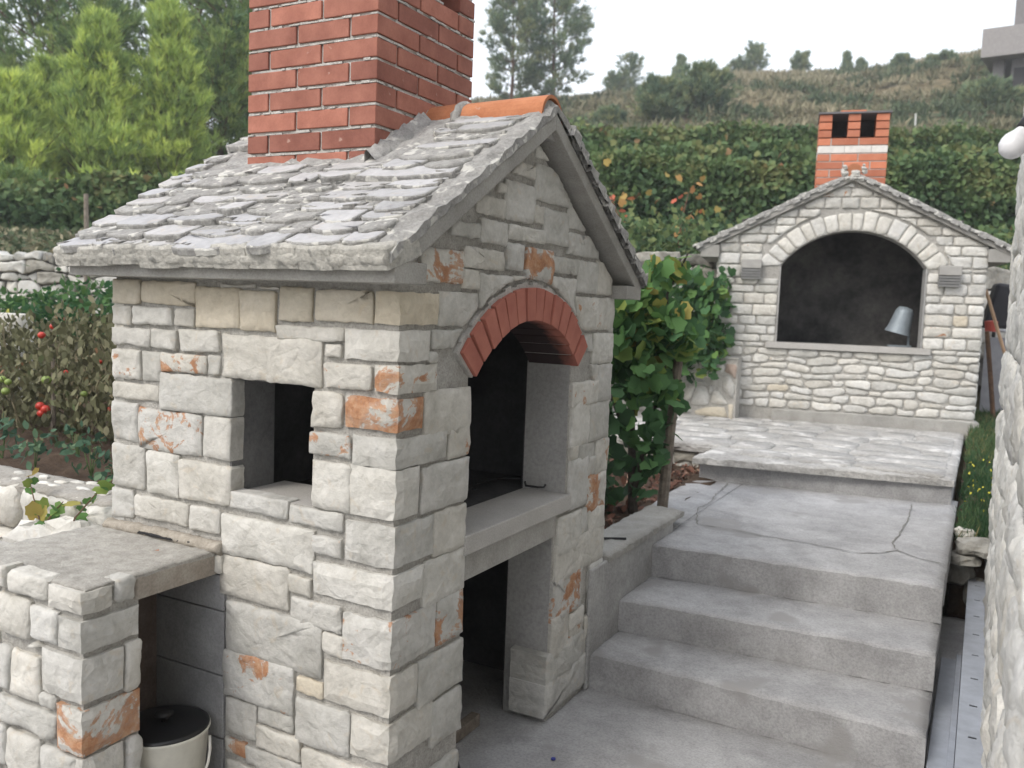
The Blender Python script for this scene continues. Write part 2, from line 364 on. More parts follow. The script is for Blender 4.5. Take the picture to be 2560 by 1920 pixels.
# ================================================================= THE NEAR BARBECUE
rn=random.Random(11)
BB=empty('barbecue',(0,0,0),label='stone barbecue with red brick arch, slab roof and tall brick chimney, nearest to the viewer',category='barbecue')
FL=Frame((0,0,0),(1,0,0),(0,0,1)); FF=Frame((0,0,0),(0,1,0),(0,0,1)); FR_=Frame((0,1.63,0),(-1,0,0),(0,0,1)); FB=Frame((-1.22,1.63,0),(0,-1,0),(0,0,1))
LEFT=[
(-1.216,1.732,-1.085,1.653,'w'),(-1.074,1.729,-0.822,1.658,'w'),(-0.811,1.715,-0.619,1.589,'w'),(-0.611,1.708,-0.468,1.588,'w'),(-0.708,1.728,-0.554,1.717,''),(-0.538,1.725,-0.455,1.715,''),(-0.450,1.723,-0.325,1.624,'w'),(-0.307,1.718,-0.095,1.629,'w'),(-1.218,1.642,-1.123,1.580,''),(-1.112,1.641,-0.925,1.586,''),(-0.912,1.643,-0.823,1.587,''),(-1.218,1.566,-1.030,1.512,''),(-1.021,1.567,-0.901,1.510,''),(-0.881,1.574,-0.706,1.508,''),(-0.457,1.607,-0.198,1.568,''),(-0.692,1.567,-0.283,1.430,''),(-1.219,1.490,-1.076,1.394,'s'),(-1.065,1.491,-0.982,1.393,''),(-0.972,1.491,-0.764,1.434,'r'),(-0.755,1.495,-0.708,1.435,''),(-1.222,1.375,-0.987,1.324,''),(-0.979,1.423,-0.646,1.304,''),(-1.223,1.306,-1.096,1.177,''),(-1.087,1.295,-0.786,1.157,'r'),(-0.768,1.298,-0.649,1.163,''),(-0.266,1.558,-0.208,1.523,''),(-0.264,1.503,-0.095,1.433,'s'),(-0.310,1.413,-0.200,1.312,''),(-0.312,1.290,-0.165,1.226,'s'),(-1.224,1.157,-1.060,1.012,''),(-1.045,1.150,-0.890,1.008,''),(-0.878,1.139,-0.647,1.013,''),(-1.225,0.997,-1.115,0.900,''),(-1.107,0.988,-0.843,0.915,''),(-0.833,0.990,-0.694,0.912,''),(-0.652,1.061,-0.410,1.009,''),(-0.402,1.051,-0.191,0.999,''),(-0.683,0.983,-0.301,0.855,''),(-0.296,0.972,-0.190,0.919,'s'),(-0.691,0.847,-0.400,0.716,''),(-0.393,0.832,-0.308,0.775,''),(-0.306,1.203,-0.162,1.061,''),(-0.661,0.696,-0.261,0.524,''),(-0.384,0.761,-0.186,0.685,''),(-0.258,0.676,-0.180,0.612,''),(-0.667,0.530,-0.370,0.380,'s'),(-0.359,0.511,-0.253,0.463,'w'),(-0.358,0.444,-0.147,0.305,''),(-0.662,0.367,-0.530,0.254,''),(-0.517,0.375,-0.369,0.320,''),(-0.521,0.308,-0.335,0.236,''),(-0.661,0.229,-0.574,0.182,'R'),(-0.567,0.225,-0.334,0.165,''),(-0.327,0.285,-0.065,0.192,''),(-0.660,0.154,-0.541,0.084,''),]
FRONT=[
(0.201,1.730,0.437,1.624,''),(0.166,1.612,0.353,1.555,''),(0.152,1.548,0.195,1.511,''),(0.202,1.547,0.396,1.414,''),(0.138,1.428,0.408,1.281,''),(0.278,1.302,0.406,1.202,'s'),(0.135,1.197,0.409,1.052,''),(0.205,1.044,0.408,0.900,''),(0.159,0.900,0.404,0.752,''),(0.239,0.754,0.416,0.603,'R'),(0.141,0.587,0.420,0.436,''),(0.225,0.426,0.420,0.269,''),(0.096,1.857,0.327,1.756,'R'),(0.328,1.875,0.596,1.810,''),(0.609,1.909,0.739,1.818,''),(0.759,1.906,0.973,1.776,'R'),(0.969,1.887,1.202,1.825,''),(0.328,1.805,0.435,1.741,''),(0.436,1.795,0.664,1.673,''),(0.665,1.799,0.744,1.757,''),(0.970,1.811,1.206,1.657,''),(1.202,1.888,1.411,1.756,''),(1.402,1.895,1.590,1.755,''),(1.202,1.741,1.509,1.604,'s'),(1.504,1.745,1.616,1.603,''),(0.252,1.950,0.420,1.903,''),(0.424,1.973,0.615,1.895,''),(0.624,1.974,0.892,1.922,''),(0.885,2.058,1.101,1.930,''),(0.803,2.059,0.891,1.996,''),(1.090,2.104,1.269,2.004,''),(1.102,1.988,1.425,1.903,''),(0.406,2.049,0.588,1.985,''),(0.588,2.120,0.798,1.987,''),(0.801,2.207,1.113,2.079,''),(0.628,2.194,0.795,2.145,''),(0.534,2.103,0.592,2.068,''),(0.807,2.269,0.942,2.229,''),(1.317,1.592,1.394,1.517,''),(1.397,1.591,1.615,1.458,''),(1.211,1.509,1.380,1.384,''),(1.377,1.458,1.458,1.370,''),(1.454,1.455,1.617,1.292,''),(1.202,1.390,1.468,1.289,'s'),(1.211,1.305,1.393,1.118,''),(1.384,1.296,1.618,1.125,''),(1.213,1.128,1.296,1.067,''),(1.301,1.126,1.472,1.048,''),(1.475,1.124,1.618,0.969,'s'),(1.214,1.069,1.405,0.858,''),(1.405,1.057,1.480,0.975,'s'),(1.403,0.977,1.612,0.810,'R'),(1.337,0.842,1.425,0.725,''),(1.432,0.820,1.611,0.715,''),(1.122,0.847,1.349,0.684,''),(1.113,0.731,1.616,0.568,''),(1.101,0.588,1.384,0.412,'r'),(1.467,0.570,1.618,0.441,''),(1.477,0.476,1.579,0.348,''),(1.036,0.434,1.272,0.253,''),(1.272,0.404,1.422,0.330,''),(1.284,0.344,1.432,0.238,'s'),(1.438,0.345,1.600,0.163,''),(0.982,0.292,1.435,0.158,''),(1.031,0.172,1.498,0.026,''),]
CORN=[
(-0.084,1.721,0.003,1.627,0.195,1.625,'w'),(-0.193,1.610,-0.005,1.521,0.154,1.514,''),(-0.079,1.509,-0.000,1.430,0.197,1.421,'s'),(-0.184,1.413,-0.000,1.319,0.127,1.305,'R'),(-0.155,1.298,-0.003,1.211,0.263,1.180,''),(-0.162,1.207,0.000,1.058,0.117,1.037,''),(-0.174,1.041,0.003,0.917,0.203,0.913,''),(-0.296,0.894,0.003,0.793,0.154,0.758,''),(-0.178,0.756,0.000,0.610,0.231,0.537,'s'),(-0.247,0.589,-0.001,0.467,0.138,0.414,''),(-0.138,0.445,-0.001,0.320,0.229,0.221,''),]
PL=[
(-1.075,0.865,-1.036,0.801,''),(-1.024,0.860,-0.859,0.799,''),(-1.077,0.782,-0.931,0.666,''),(-0.919,0.774,-0.807,0.678,'w'),(-1.081,0.624,-1.032,0.491,''),(-1.018,0.619,-0.888,0.486,'w'),(-0.924,0.661,-0.886,0.649,''),(-1.084,0.464,-0.817,0.391,''),(-1.086,0.369,-1.052,0.246,''),(-1.045,0.368,-0.892,0.237,''),(-0.880,0.360,-0.721,0.271,''),(-0.874,0.521,-0.816,0.482,''),]
PF=[
(-0.392,0.860,-0.326,0.788,''),(-0.357,0.661,-0.308,0.505,''),(-0.355,0.365,-0.307,0.183,''),]
PC=[
(-0.842,0.849,-0.694,0.787,-0.405,0.792,''),(-0.799,0.765,-0.698,0.676,-0.315,0.670,''),(-0.875,0.656,-0.699,0.527,-0.367,0.537,''),(-0.809,0.506,-0.694,0.372,-0.310,0.365,'r'),(-0.714,0.362,-0.695,0.207,-0.368,0.190,''),]

W_=1.63; LEN=1.22
# cores (mortar bed showing in the joints) ---------------------------------
AC,AR=(.805,1.121),.523        # arch centre (y,z) and intrados radius
c_=MB(); e=.0075
def hole_wall(mb,axis,a0,a1,z0,z1,b0,b1,holes,mi=0):
    """wall slab between b0,b1 (thickness) with rectangular holes [(a,b,z0,z1)]"""
    us=sorted({a0,a1,*[h[0] for h in holes],*[h[1] for h in holes]}); zs=sorted({z0,z1,*[h[2] for h in holes],*[h[3] for h in holes]})
    for i in range(len(us)-1):
        for j in range(len(zs)-1):
            cu,cz=(us[i]+us[i+1])/2,(zs[j]+zs[j+1])/2
            if any(h[0]<cu<h[1] and h[2]<cz<h[3] for h in holes): continue
            if axis=='x': mb.box(us[i],us[i+1],b0,b1,zs[j],zs[j+1],mi)
            else: mb.box(b0,b1,us[i],us[i+1],zs[j],zs[j+1],mi)
hole_wall(c_,'x',-1.212,-.2,0,1.745,e,.18,[(-.652,-.313,1.055,1.43)])           # left wall
hole_wall(c_,'x',-1.212,-.2,0,1.745,1.46,1.622,[])                               # right wall
c_.box(-1.212,-1.04,.18,1.46,0,1.745)                                             # back wall
hole_wall(c_,'y',e,1.622,0,1.47,-.2,-e,[(.398,1.102,-.1,.86),(.398,1.203,.86,1.47)])
# front wall above the springing, cut by the arch
ys=[e,.40]+[.40+ (1.21-.40)*i/24 for i in range(1,25)]+[1.622]
for a,b in zip(ys[:-1],ys[1:]):
    def zz(y):
        d=AR**2-(y-AC[0])**2
        return max(1.47,AC[1]+math.sqrt(d)+.005) if (.40<=y<=1.21 and d>0) else 1.47
    c_.prism([(0,a,zz(a)),(0,b,zz(b)),(0,b,1.745),(0,a,1.745)],(-.2,0,0),(-e,0,0))
gab=[(0,e,1.745),(0,1.622,1.745),(0,1.622,1.80),(0,.83,2.27),(0,e,1.80)]
c_.prism(gab,(-.2,0,0),(-e,0,0)); c_.prism(gab,(-1.212,0,0),(-1.05,0,0))
core=c_.build('wall_core',MORTAR,BB)
# inner linings
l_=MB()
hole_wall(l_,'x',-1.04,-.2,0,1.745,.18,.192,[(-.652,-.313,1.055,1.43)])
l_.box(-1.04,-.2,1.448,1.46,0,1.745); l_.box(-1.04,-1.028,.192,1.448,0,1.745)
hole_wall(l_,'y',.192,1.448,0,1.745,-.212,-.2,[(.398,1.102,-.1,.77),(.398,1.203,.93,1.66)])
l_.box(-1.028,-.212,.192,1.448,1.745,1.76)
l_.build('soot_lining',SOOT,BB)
# smooth render on the reveals of the openings
for a in ((1.201,1.209,.93,1.47),(.390,.399,.93,1.45),(1.098,1.108,0,.775),(.390,.400,0,.775)):
    r_=MB(); r_.box(-.205,-.012,*a); r_.build('render_jamb',CONC_L,BB)
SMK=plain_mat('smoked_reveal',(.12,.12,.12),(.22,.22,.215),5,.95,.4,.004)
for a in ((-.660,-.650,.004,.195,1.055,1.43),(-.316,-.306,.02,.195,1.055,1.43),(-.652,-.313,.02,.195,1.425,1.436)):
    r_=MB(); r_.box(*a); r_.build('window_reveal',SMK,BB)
r_=MB(); r_.box(-.652,-.313,.012,.25,1.035,1.056); r_.build('window_sill',SILL,BB)
r_=MB(); r_.box(-.205,.012,.385,1.222,.866,.932); r_.build('hearth_sill',SILL,BB,bevel=.004)
r_=MB(); r_.box(-.19,-.004,.392,1.112,.772,.8655); r_.build('lintel_beam',CONC,BB,bevel=.004)
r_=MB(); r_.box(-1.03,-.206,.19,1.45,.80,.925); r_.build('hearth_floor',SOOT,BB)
# stones read off the walls -------------------------------------------------
GAB=lambda p: clip(clip(p,-.602,1,1.778),.602,1,1.778+.602*1.66)     # under the verge
def fit(p): return p
kw=dict(depth=.05,top=.008,bev=.0042,jit=.0055,bulge=.003,step=.026,wob=.0026,rings=3,rnd=.005)
GR=.0025
for u0,v1,u1,v0,t in LEFT:
    if v1-v0<.02: stone(FL,rect(u0,v0,u1,v1),rn,STM[t],BB,**{**kw,'top':.0,'rings':1}); continue
    k=dict(kw); k['top']=rn.uniform(.003,.009)
    if t=='w': k['jit']=.002;k['bulge']=.002
    sk=rn.uniform(-.004,.004); u0-=GR;u1+=GR;v0-=GR;v1+=GR
    stone(FL,[(u0,v0-sk),(u1,v0+sk),(u1+rn.uniform(-.004,.004),v1),(u0+rn.uniform(-.004,.004),v1)],rn,STM[t],BB,**k)
for u0,v1,u1,v0,t in FRONT:
    if v1<v0+.01: continue
    u1=min(u1,1.628); p=rect(u0,v0,u1,v1)
    p=GAB(p)
    if len(p)<3: continue
    if v1>1.44 and u1>.25 and u0<1.4:
        c=cen(p)
        if math.hypot(c[0]-AC[0],c[1]-AC[1])<.66: continue
        p=push(p,AC,.672)
    if u0<.42 and v1<1.46: p=clip(p,1,0,.402)
    dk={}
    if u0>.9 and v1<.80: p=clip(p,-1,0,-(1.100 if v1>.30 else 1.062)); dk={'depth':.16 if v1<.30 else .05}
    if len(p)<3: continue
    stone(FF,p,rn,STM[t],BB,**{**kw,'top':rn.uniform(.003,.008),**dk})
# quoins: one block each, seen on both faces
def quoin(x0,x1,y0,y1,z0,z1,mat,parent,name='stone',seed=0):
    r=random.Random(seed); V=[];F=[]
    nx=max(3,int((x1-x0)/.028)); ny=max(3,int((y1-y0)/.028)); nz=max(3,int((z1-z0)/.026))
    # two faces (front -Y and right +X) as grids with shared arris, rounded outer borders
    def P(a,b,fc):
        z=z0+(z1-z0)*b/nz; ed=(b in (0,nz))
        j=0
        if fc==0:
            x=x0+(x1-x0)*a/nx; end=(a==0); j=.010*mnoise.noise(Vector((x*12+seed*7.3,3.1,z*12)))+.004*mnoise.noise(Vector((x*34,seed,z*34)))
            return [x,y0-(0 if (ed or end) else .007)+j*(.4 if ed or end else 1),z+r.uniform(-.003,.003)]
        y=y0+(y1-y0)*a/ny; end=(a==ny); j=.010*mnoise.noise(Vector((seed*5.1,y*12,z*12)))+.004*mnoise.noise(Vector((seed,y*34,z*34)))
        return [x1+(0 if (ed or end) else .007)+j*(.4 if ed or end else 1),y,z+r.uniform(-.003,.003)]
    g0=[[P(a,b,0) for a in range(nx+1)] for b in range(nz+1)]
    g1=[[P(a,b,1) for a in range(ny+1)] for b in range(nz+1)]
    for b in range(nz+1):
        q=[x1+r.uniform(-.003,.004),y0+r.uniform(-.004,.003),g0[b][nx][2]]
        if b in (0,nz): q[0]-=.004;q[1]+=.004
        g0[b][nx]=q
    idx={}
    def put(key,p): 
        idx[key]=len(V); V.append(tuple(p))
    for b in range(nz+1):
        for a in range(nx+1): put(('l',a,b),g0[b][a])
        for a in range(1,ny+1): put(('r',a,b),g1[b][a])
        idx[('r',0,b)]=idx[('l',nx,b)]
    for k,n in (('l',nx),('r',ny)):
        for b in range(nz):
            for a in range(n):
                q=(idx[(k,a,b)],idx[(k,a+1,b)],idx[(k,a+1,b+1)],idx[(k,a,b+1)])
                F+= [(q[0],q[1],q[2]),(q[0],q[2],q[3])] if r.random()<.5 else [(q[0],q[1],q[3]),(q[1],q[2],q[3])]
    # returns
    for b,rev in ((0,True),(nz,False)):
        lo=[idx[('l',a,b)] for a in range(nx+1)]+[idx[('r',a,b)] for a in range(1,ny+1)]
        c=len(V); V.append((x0,y1,z0 if b==0 else z1)); 
        inner=[]
        for a in range(len(lo)-1): F.append((lo[a],c,lo[a+1]) if rev else (lo[a],lo[a+1],c))
    for k,a in (('l',0),('r',ny)):
        col=[idx[(k,a,b)] for b in range(nz+1)]; c0=len(V)
        for b in range(nz+1):
            p=V[col[b]]; V.append((p[0],p[1]+.045,p[2]) if k=='l' else (p[0]-.045,p[1],p[2]))
        for b in range(nz):
            F.append((col[b],col[b+1],c0+b+1,c0+b) if k=='l' else (col[b],c0+b,c0+b+1,col[b+1]))
    c=((x0+x1)/2,(y0+y1)/2,(z0+z1)/2); V=[tuple(a-b for a,b in zip(p,c)) for p in V]
    return link(name,mesh(name,V,F),mat,parent,Vector(c)-parent.location)
for i,(u0,v1,u1,v0,y1,zb,t) in enumerate(CORN):
    quoin(u0,.003,-.003,y1,v0,v1,STM[t],BB,seed=i)
# the rest of both faces, out of the photo's frame or behind other things
for fr,u0,u1,v0,v1 in ((FL,-.655,-.01,.005,.078),(FL,-.53,-.01,.085,.158),(FL,-.32,-.01,.165,.185),(FF,.01,.395,.005,.10),(FF,.01,.395,.11,.21),(FL,-1.218,-.67,.78,.85)):
    for a in courses(u0,u1,v0,v1,(v1-v0,v1-v0+.001),(.14,.28),rn): stone(fr,rect(*a),rn,S_PLAIN,BB,**kw)
for u0,v0,u1,v1 in ((.012,.232,.135,.30),(.012,.31,.13,.412),(.012,.46,.135,.535)): pass
for fr,u1 in ((FR_,1.22),(FB,1.63)):
    for a in courses(0,u1,0,1.74,(.09,.15),(.14,.3),rn): stone(fr,rect(*a),rn,S_PLAIN,BB,**{**kw,'rings':1,'step':.08})
# bare block work under the counter
bl=MB(); z=0
for a,b in ((0,.215),(.22,.432),(.437,.652),(.657,.775)):
    bl=MB(); bl.box(-1.03,-.672,-.004,.012,a,b); bl.build('block',BLOCK,BB,bevel=.003)
# arch bricks
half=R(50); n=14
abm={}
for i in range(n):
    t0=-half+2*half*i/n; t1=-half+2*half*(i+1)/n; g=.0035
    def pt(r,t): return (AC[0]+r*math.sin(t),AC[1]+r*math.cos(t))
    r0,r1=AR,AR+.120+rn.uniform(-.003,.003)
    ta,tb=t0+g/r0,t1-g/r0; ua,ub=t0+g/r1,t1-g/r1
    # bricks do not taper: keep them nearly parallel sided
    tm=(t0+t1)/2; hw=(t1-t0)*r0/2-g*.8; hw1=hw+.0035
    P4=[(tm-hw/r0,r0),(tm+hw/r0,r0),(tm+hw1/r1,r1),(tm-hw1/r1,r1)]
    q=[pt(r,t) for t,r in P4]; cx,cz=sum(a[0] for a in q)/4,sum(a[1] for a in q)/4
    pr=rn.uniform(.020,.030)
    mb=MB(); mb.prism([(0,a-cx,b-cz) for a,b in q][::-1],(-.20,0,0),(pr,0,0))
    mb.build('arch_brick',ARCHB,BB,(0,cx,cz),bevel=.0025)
mb=MB()   # mortar between and above the arch bricks
N=28
for i in range(N):
    t0=-half*1.01+2*half*1.01*i/N; t1=t0+2*half*1.01/N
    r0,r1=AR+.004,AR+.133+.006*math.sin(i*2.3)
    q=[(AC[0]+r*math.sin(t),AC[1]+r*math.cos(t)) for t,r in ((t0,r0),(t1,r0),(t1,r1),(t0,r1))]
    mb.prism([(0,a,b) for a,b in q][::-1],(-.19,0,0),(.008,0,0))
mb.build('arch_mortar',BMORT,BB)

# roof --------------------------------------------------------------------
RX0,RX1=-1.29,.065; YE0,YE1,YR=-.117,1.777,.83; SL=.602; ZE=1.752
def zu(y): return ZE+SL*(YR-abs(y-YR)-YE0)       # underside
th=.058
mb=MB()
mb.prism([(0,YE0,zu(YE0)),(0,YR,zu(YR)),(0,YR,zu(YR)+th),(0,YE0,zu(YE0)+th)],(RX0,0,0),(RX1,0,0))
mb.prism([(0,YR,zu(YR)),(0,YE1,zu(YE1)),(0,YE1,zu(YE1)+th),(0,YR,zu(YR)+th)],(RX0,0,0),(RX1,0,0))
mb.build('roof_slab',CONC,BB,bevel=.004)
mb=MB(); mb.box(RX0,RX1+.001,YE0-.001,.035,1.742,1.803); mb.build('eave_beam',CONC,BB,bevel=.004)
mb=MB(); mb.box(RX0,RX1+.001,1.60,YE1+.001,1.742,1.80); mb.build('eave_beam',CONC,BB,bevel=.004)
# rough bedding mortar over the slab, verge included
def bed(name,x0,x1,parent,mat,yr,ye0,ye1,z0f,amp=.010,step=.035,h=.040,hedge=.022,seed=3):
    r=random.Random(seed); nx=int((x1-x0)/step); ns=26; V=[];F=[]
    ys=[ye0+(yr-ye0)*i/ns for i in range(ns)]+[yr+(ye1-yr)*i/ns for i in range(ns+1)]
    for i in range(nx+1):
        X=x0+(x1-x0)*i/nx
        for j,y in enumerate(ys):
            e=(i in (0,nx)) or (j in (0,len(ys)-1))
            V.append((X+(r.uniform(-.006,.004) if e else 0),y,z0f(y)+h+r.uniform(-amp,amp)-(.010 if e else 0)))
    m_=len(ys)
    for i in range(nx):
        for j in range(m_-1): F.append((i*m_+j,(i+1)*m_+j,(i+1)*m_+j+1,i*m_+j+1))
    ring=[(i,0) for i in range(nx+1)]+[(nx,j) for j in range(1,m_)]+[(i,m_-1) for i in range(nx-1,-1,-1)]+[(0,j) for j in range(m_-2,0,-1)]
    n0=len(V)
    for i,j in ring:
        v=V[i*m_+j]; V.append((v[0]+r.uniform(-.004,.004),v[1],z0f(ys[j])-.001+r.uniform(0,.006)))
    for k in range(len(ring)):
        a=ring[k][0]*m_+ring[k][1]; b=ring[(k+1)%len(ring)][0]*m_+ring[(k+1)%len(ring)][1]
        F.append((n0+k,n0+(k+1)%len(ring),b,a))
    return link(name,mesh(name,V,F),mat,parent)
bed('bedding_mortar',RX0-.004,RX1+.006,BB,ROOFM,YR,YE0-.03,YE1+.03,lambda y:ZE+SL*(YR-abs(y-YR)-YE0)+th)
ang=math.atan(SL)
def slates(fr,ulen,slen,x_skip,parent,rn,nc=11,scale=1.0,mats=None,name='roof_slate',tone=None,lift=.0):
    fill=MB()
    for k in range(nc):
        s=.010+k*slen/nc; u=-.01*scale+rn.uniform(-.05,.0); ph=rn.uniform(0,6)
        while u<ulen-.03*scale:
            ww=rn.uniform(.08,.24)*scale
            if rn.random()<.3: ww*=1.5
            if ulen-u-ww<.10*scale: ww=ulen-u+rn.uniform(-.012,.012)*scale
            lo=s+rn.uniform(-.018,.018)*scale+.010*math.sin(u*5+ph); hi=min(s+slen/nc*1.25,slen+.004)
            a,b=max(u,-.012)+.002,u+ww-.002
            if x_skip and x_skip(a,b,lo,hi): u+=ww; continue
            sl=rn.uniform(-.012,.012); c1,c2=rn.uniform(.014,.04)*scale,rn.uniform(.014,.04)*scale; w_=b-a
            p=[(a,lo+c1+sl*.3),(a+w_*rn.uniform(.12,.22),lo+c1*.35+sl),(a+w_*rn.uniform(.42,.58),lo-rn.uniform(0,.006)),(b-w_*rn.uniform(.12,.22),lo+c2*.35-sl),(b,lo+c2-sl*.3),(b,hi),(a,hi)]
            tt=rn.uniform(.010,.018)
            r_=rn.random(); mm=mats or ([SL_TOP,SL_EDGE] if r_<.66 else ([SL_EDGE,SL_EDGE] if r_<.85 else [ROOFM,ROOFM]))
            stone(fr,p,rn,mm,parent,name,w=.036+tt*.7+lift+rn.uniform(-.006,.006),tilt=-rn.uniform(R(5),R(11)),depth=tt+.010,top=0,bev=.005,jit=.0024,bulge=.0,rings=2,step=.022*scale,wob=.0030,rnd=.003,mi=(0,1))
            # rough mortar packed under and between the slates
            L=max(3,int((b-a)/.03)); z0=lift
            for i in range(L):
                x0=a-.004+(b-a+.008)*i/L; x1=a-.004+(b-a+.008)*(i+1)/L; f=abs((x0+x1)/2-(a+b)/2)/(w_/2)
                s0=lo+.010+.016*f+rn.uniform(-.004,.006); h=.039+rn.uniform(-.004,.006)+.008*f
                c8=[(x0,s0),(x1,s0),(x1,s0+.075),(x0,s0+.075)]
                j=lambda m_: rn.uniform(-m_,m_)
                V=[tuple(fr.at(q[0],q[1]+j(.003),z0)) for q in c8]+[tuple(fr.at(q[0]+j(.004),q[1]+(.010 if n_<2 else 0)+j(.004),z0+h*(1 if n_<2 else .55)+j(.004))) for n_,q in enumerate(c8)]
                fill.add(V,[(4,5,6,7),(0,1,5,4),(1,2,6,5),(2,3,7,6),(3,0,4,7)])
            u+=ww
    o=fill.build('packing_mortar',ROOFM,parent); o['kind']='stuff'
def sweep(name,pts,rad,mat,parent,seed=0,n=9,flat_=.6,amp=.35,step=.012):
    """a continuous rough fillet of mortar"""
    P=[Vector(q) for q in pts]; Q=[]
    for a,b in zip(P[:-1],P[1:]):
        k=max(1,int((b-a).length/step)); Q+=[a.lerp(b,i/k) for i in range(k)]
    Q.append(P[-1]); V=[];F=[]
    for i,q in enumerate(Q):
        d=(Q[min(i+1,len(Q)-1)]-Q[max(i-1,0)]).normalized(); a=d.cross(Vector((0,0,1))).normalized(); b=a.cross(d)
        for k in range(n):
            t=2*math.pi*k/n; dirv=a*math.cos(t)+b*math.sin(t)*flat_
            s=rad*(1+amp*1.6*mnoise.noise(q*28+dirv*1.1+Vector((seed,0,0)))+amp*mnoise.noise(q*75+dirv*2)); V.append(tuple(q+dirv*s))
    for i in range(len(Q)-1):
        for k in range(n): F.append((i*n+k,i*n+(k+1)%n,(i+1)*n+(k+1)%n,(i+1)*n+k))
    F+=[tuple(range(n))[::-1],tuple(range((len(Q)-1)*n,len(Q)*n))]
    return link(name,mesh(name,V,F,smooth=True),mat,parent)
SLF=Frame((RX0-.01,YE0-.035,ZE+th-SL*.035),(1,0,0),(0,math.cos(ang),math.sin(ang)))
def skip_left(a,b,lo,hi):       # the chimney stands here
    x0,x1=RX0-.01+a,RX0-.01+b; y=YE0-.035+lo*math.cos(ang)
    return x1>-1.10 and x0<-.40 and y>.36
slates(SLF,RX1-RX0-.055,1.03,skip_left,BB,random.Random(4),nc=13)
SRF=Frame((RX1+.01,YE1+.035,ZE+th-SL*.035),(-1,0,0),(0,-math.cos(ang),math.sin(ang)))
slates(SRF,RX1-RX0,1.03,lambda a,b,lo,hi: RX1-b<-.40 and RX1-a>-1.1 and lo>.72,BB,random.Random(5),nc=10)
# thick limey lumps along the eaves
for fr,sd in ((Frame((RX0-.02,YE0-.038,ZE+.040),(1,0,0),(0,math.cos(ang*.6),math.sin(ang*.6))),1),):
    r=random.Random(sd); u=0
    while u<RX1-RX0+.02:
        ww=r.uniform(.11,.20)
        if RX1-RX0+.02-u-ww<.09: ww=RX1-RX0+.02-u
        p=[(u-.003,r.uniform(-.003,.004)),(u+ww*.3,-r.uniform(.002,.008)),(u+ww*.7,-r.uniform(.002,.008)),(u+ww+.003,r.uniform(-.003,.004)),(u+ww+.003,.16),(u-.003,.16)]
        stone(fr,p,r,[EAVE,EAVE],BB,'eave_stone',w=.044+r.uniform(-.004,.006),depth=.064+r.uniform(-.006,.006),top=0,bev=.008,jit=.006,bulge=-.002,rings=2,step=.018,wob=.003,rnd=.004)
        u+=ww
# ridge tiles: half-round clay
def ridge(parent,x0,x1,yc,zc,r,mat,name='ridge_tile',axis='x'):
    n=14; mb=MB(); o=[];i=[]
    for k in range(n+1):
        t=R(-8)+R(196)*k/n; o.append((math.cos(t)*r,math.sin(t)*r)); i.append((math.cos(t)*(r-.012),math.sin(t)*(r-.012)))
    V=[];F=[]
    for (x,s) in ((x0,.93),(x1,1.0)):
        for a in o: V.append((x,yc+a[0]*s,zc+a[1]*s))
        for a in i: V.append((x,yc+a[0]*s,zc+a[1]*s))
    m_=n+1
    for k in range(n):
        F.append((k,2*m_+k,2*m_+k+1,k+1)); F.append((m_+k,m_+k+1,3*m_+k+1,3*m_+k))
        F.append((2*m_+k,3*m_+k,3*m_+k+1,2*m_+k+1)); F.append((k,k+1,m_+k+1,m_+k))
    for k in (0,n): F.append((k,m_+k,3*m_+k,2*m_+k))
    mb.add([tuple(a) for a in V],F); return mb.build(name,mat,parent,smooth=False)
ZR=2.345
ridge(BB,-.305,.048,YR,ZR+.012,.088,TILE); ridge(BB,-.455,-.315,YR,ZR+.012,.086,TILE); ridge(BB,-1.29,-1.03,YR,ZR,.085,TILE)
def lumps(name,pts,mat,parent,seed=0,sc=(.03,.03,.02),n=8):
    """rough mortar dollops joined in one part"""
    r=random.Random(seed); mb=MB()
    for (x,y,z,s) in pts:
        rings=[];V=[];F=[]
        for a in range(5):
            ph=-math.pi/2+math.pi*a/4
            for k in range(n):
                t=2*math.pi*k/n; q=s*(1+r.uniform(-.28,.28)); V.append((x+math.cos(t)*math.cos(ph)*q*sc[0]/.03,y+math.sin(t)*math.cos(ph)*q*sc[1]/.03,z+math.sin(ph)*q*sc[2]/.03))
        for a in range(4):
            for k in range(n): F.append((a*n+k,a*n+(k+1)%n,(a+1)*n+(k+1)%n,(a+1)*n+k))
        mb.add(V,F)
    return mb.build(name,mat,parent)
for s in (-1,1): sweep('ridge_mortar',[(-.46,YR+s*.096,ZR-.016),(.055,YR+s*.096,ZR-.016)],.024,ROOFM,BB,5+s)
sweep('ridge_mortar',[(-.308,YR+math.cos(t)*.086,ZR+math.sin(t)*.086) for t in [math.pi*i/14 for i in range(15)]],.017,ROOFM,BB,8,flat_=1)
sweep('ridge_mortar',[(-.462,YR+math.cos(t)*.086,ZR+math.sin(t)*.084) for t in [math.pi*i/14 for i in range(15)]],.012,ROOFM,BB,9,flat_=1)
mb=MB(); mb.prism([(0,YR+math.cos(t)*.074,ZR+math.sin(t)*.074) for t in [math.pi*i/10 for i in range(11)]]+[(0,YR-.10,ZR-.06),(0,YR+.10,ZR-.06)],(-.02,0,.008),(.040,0,.008)); mb.build('ridge_end_fill',ROOFM,BB)

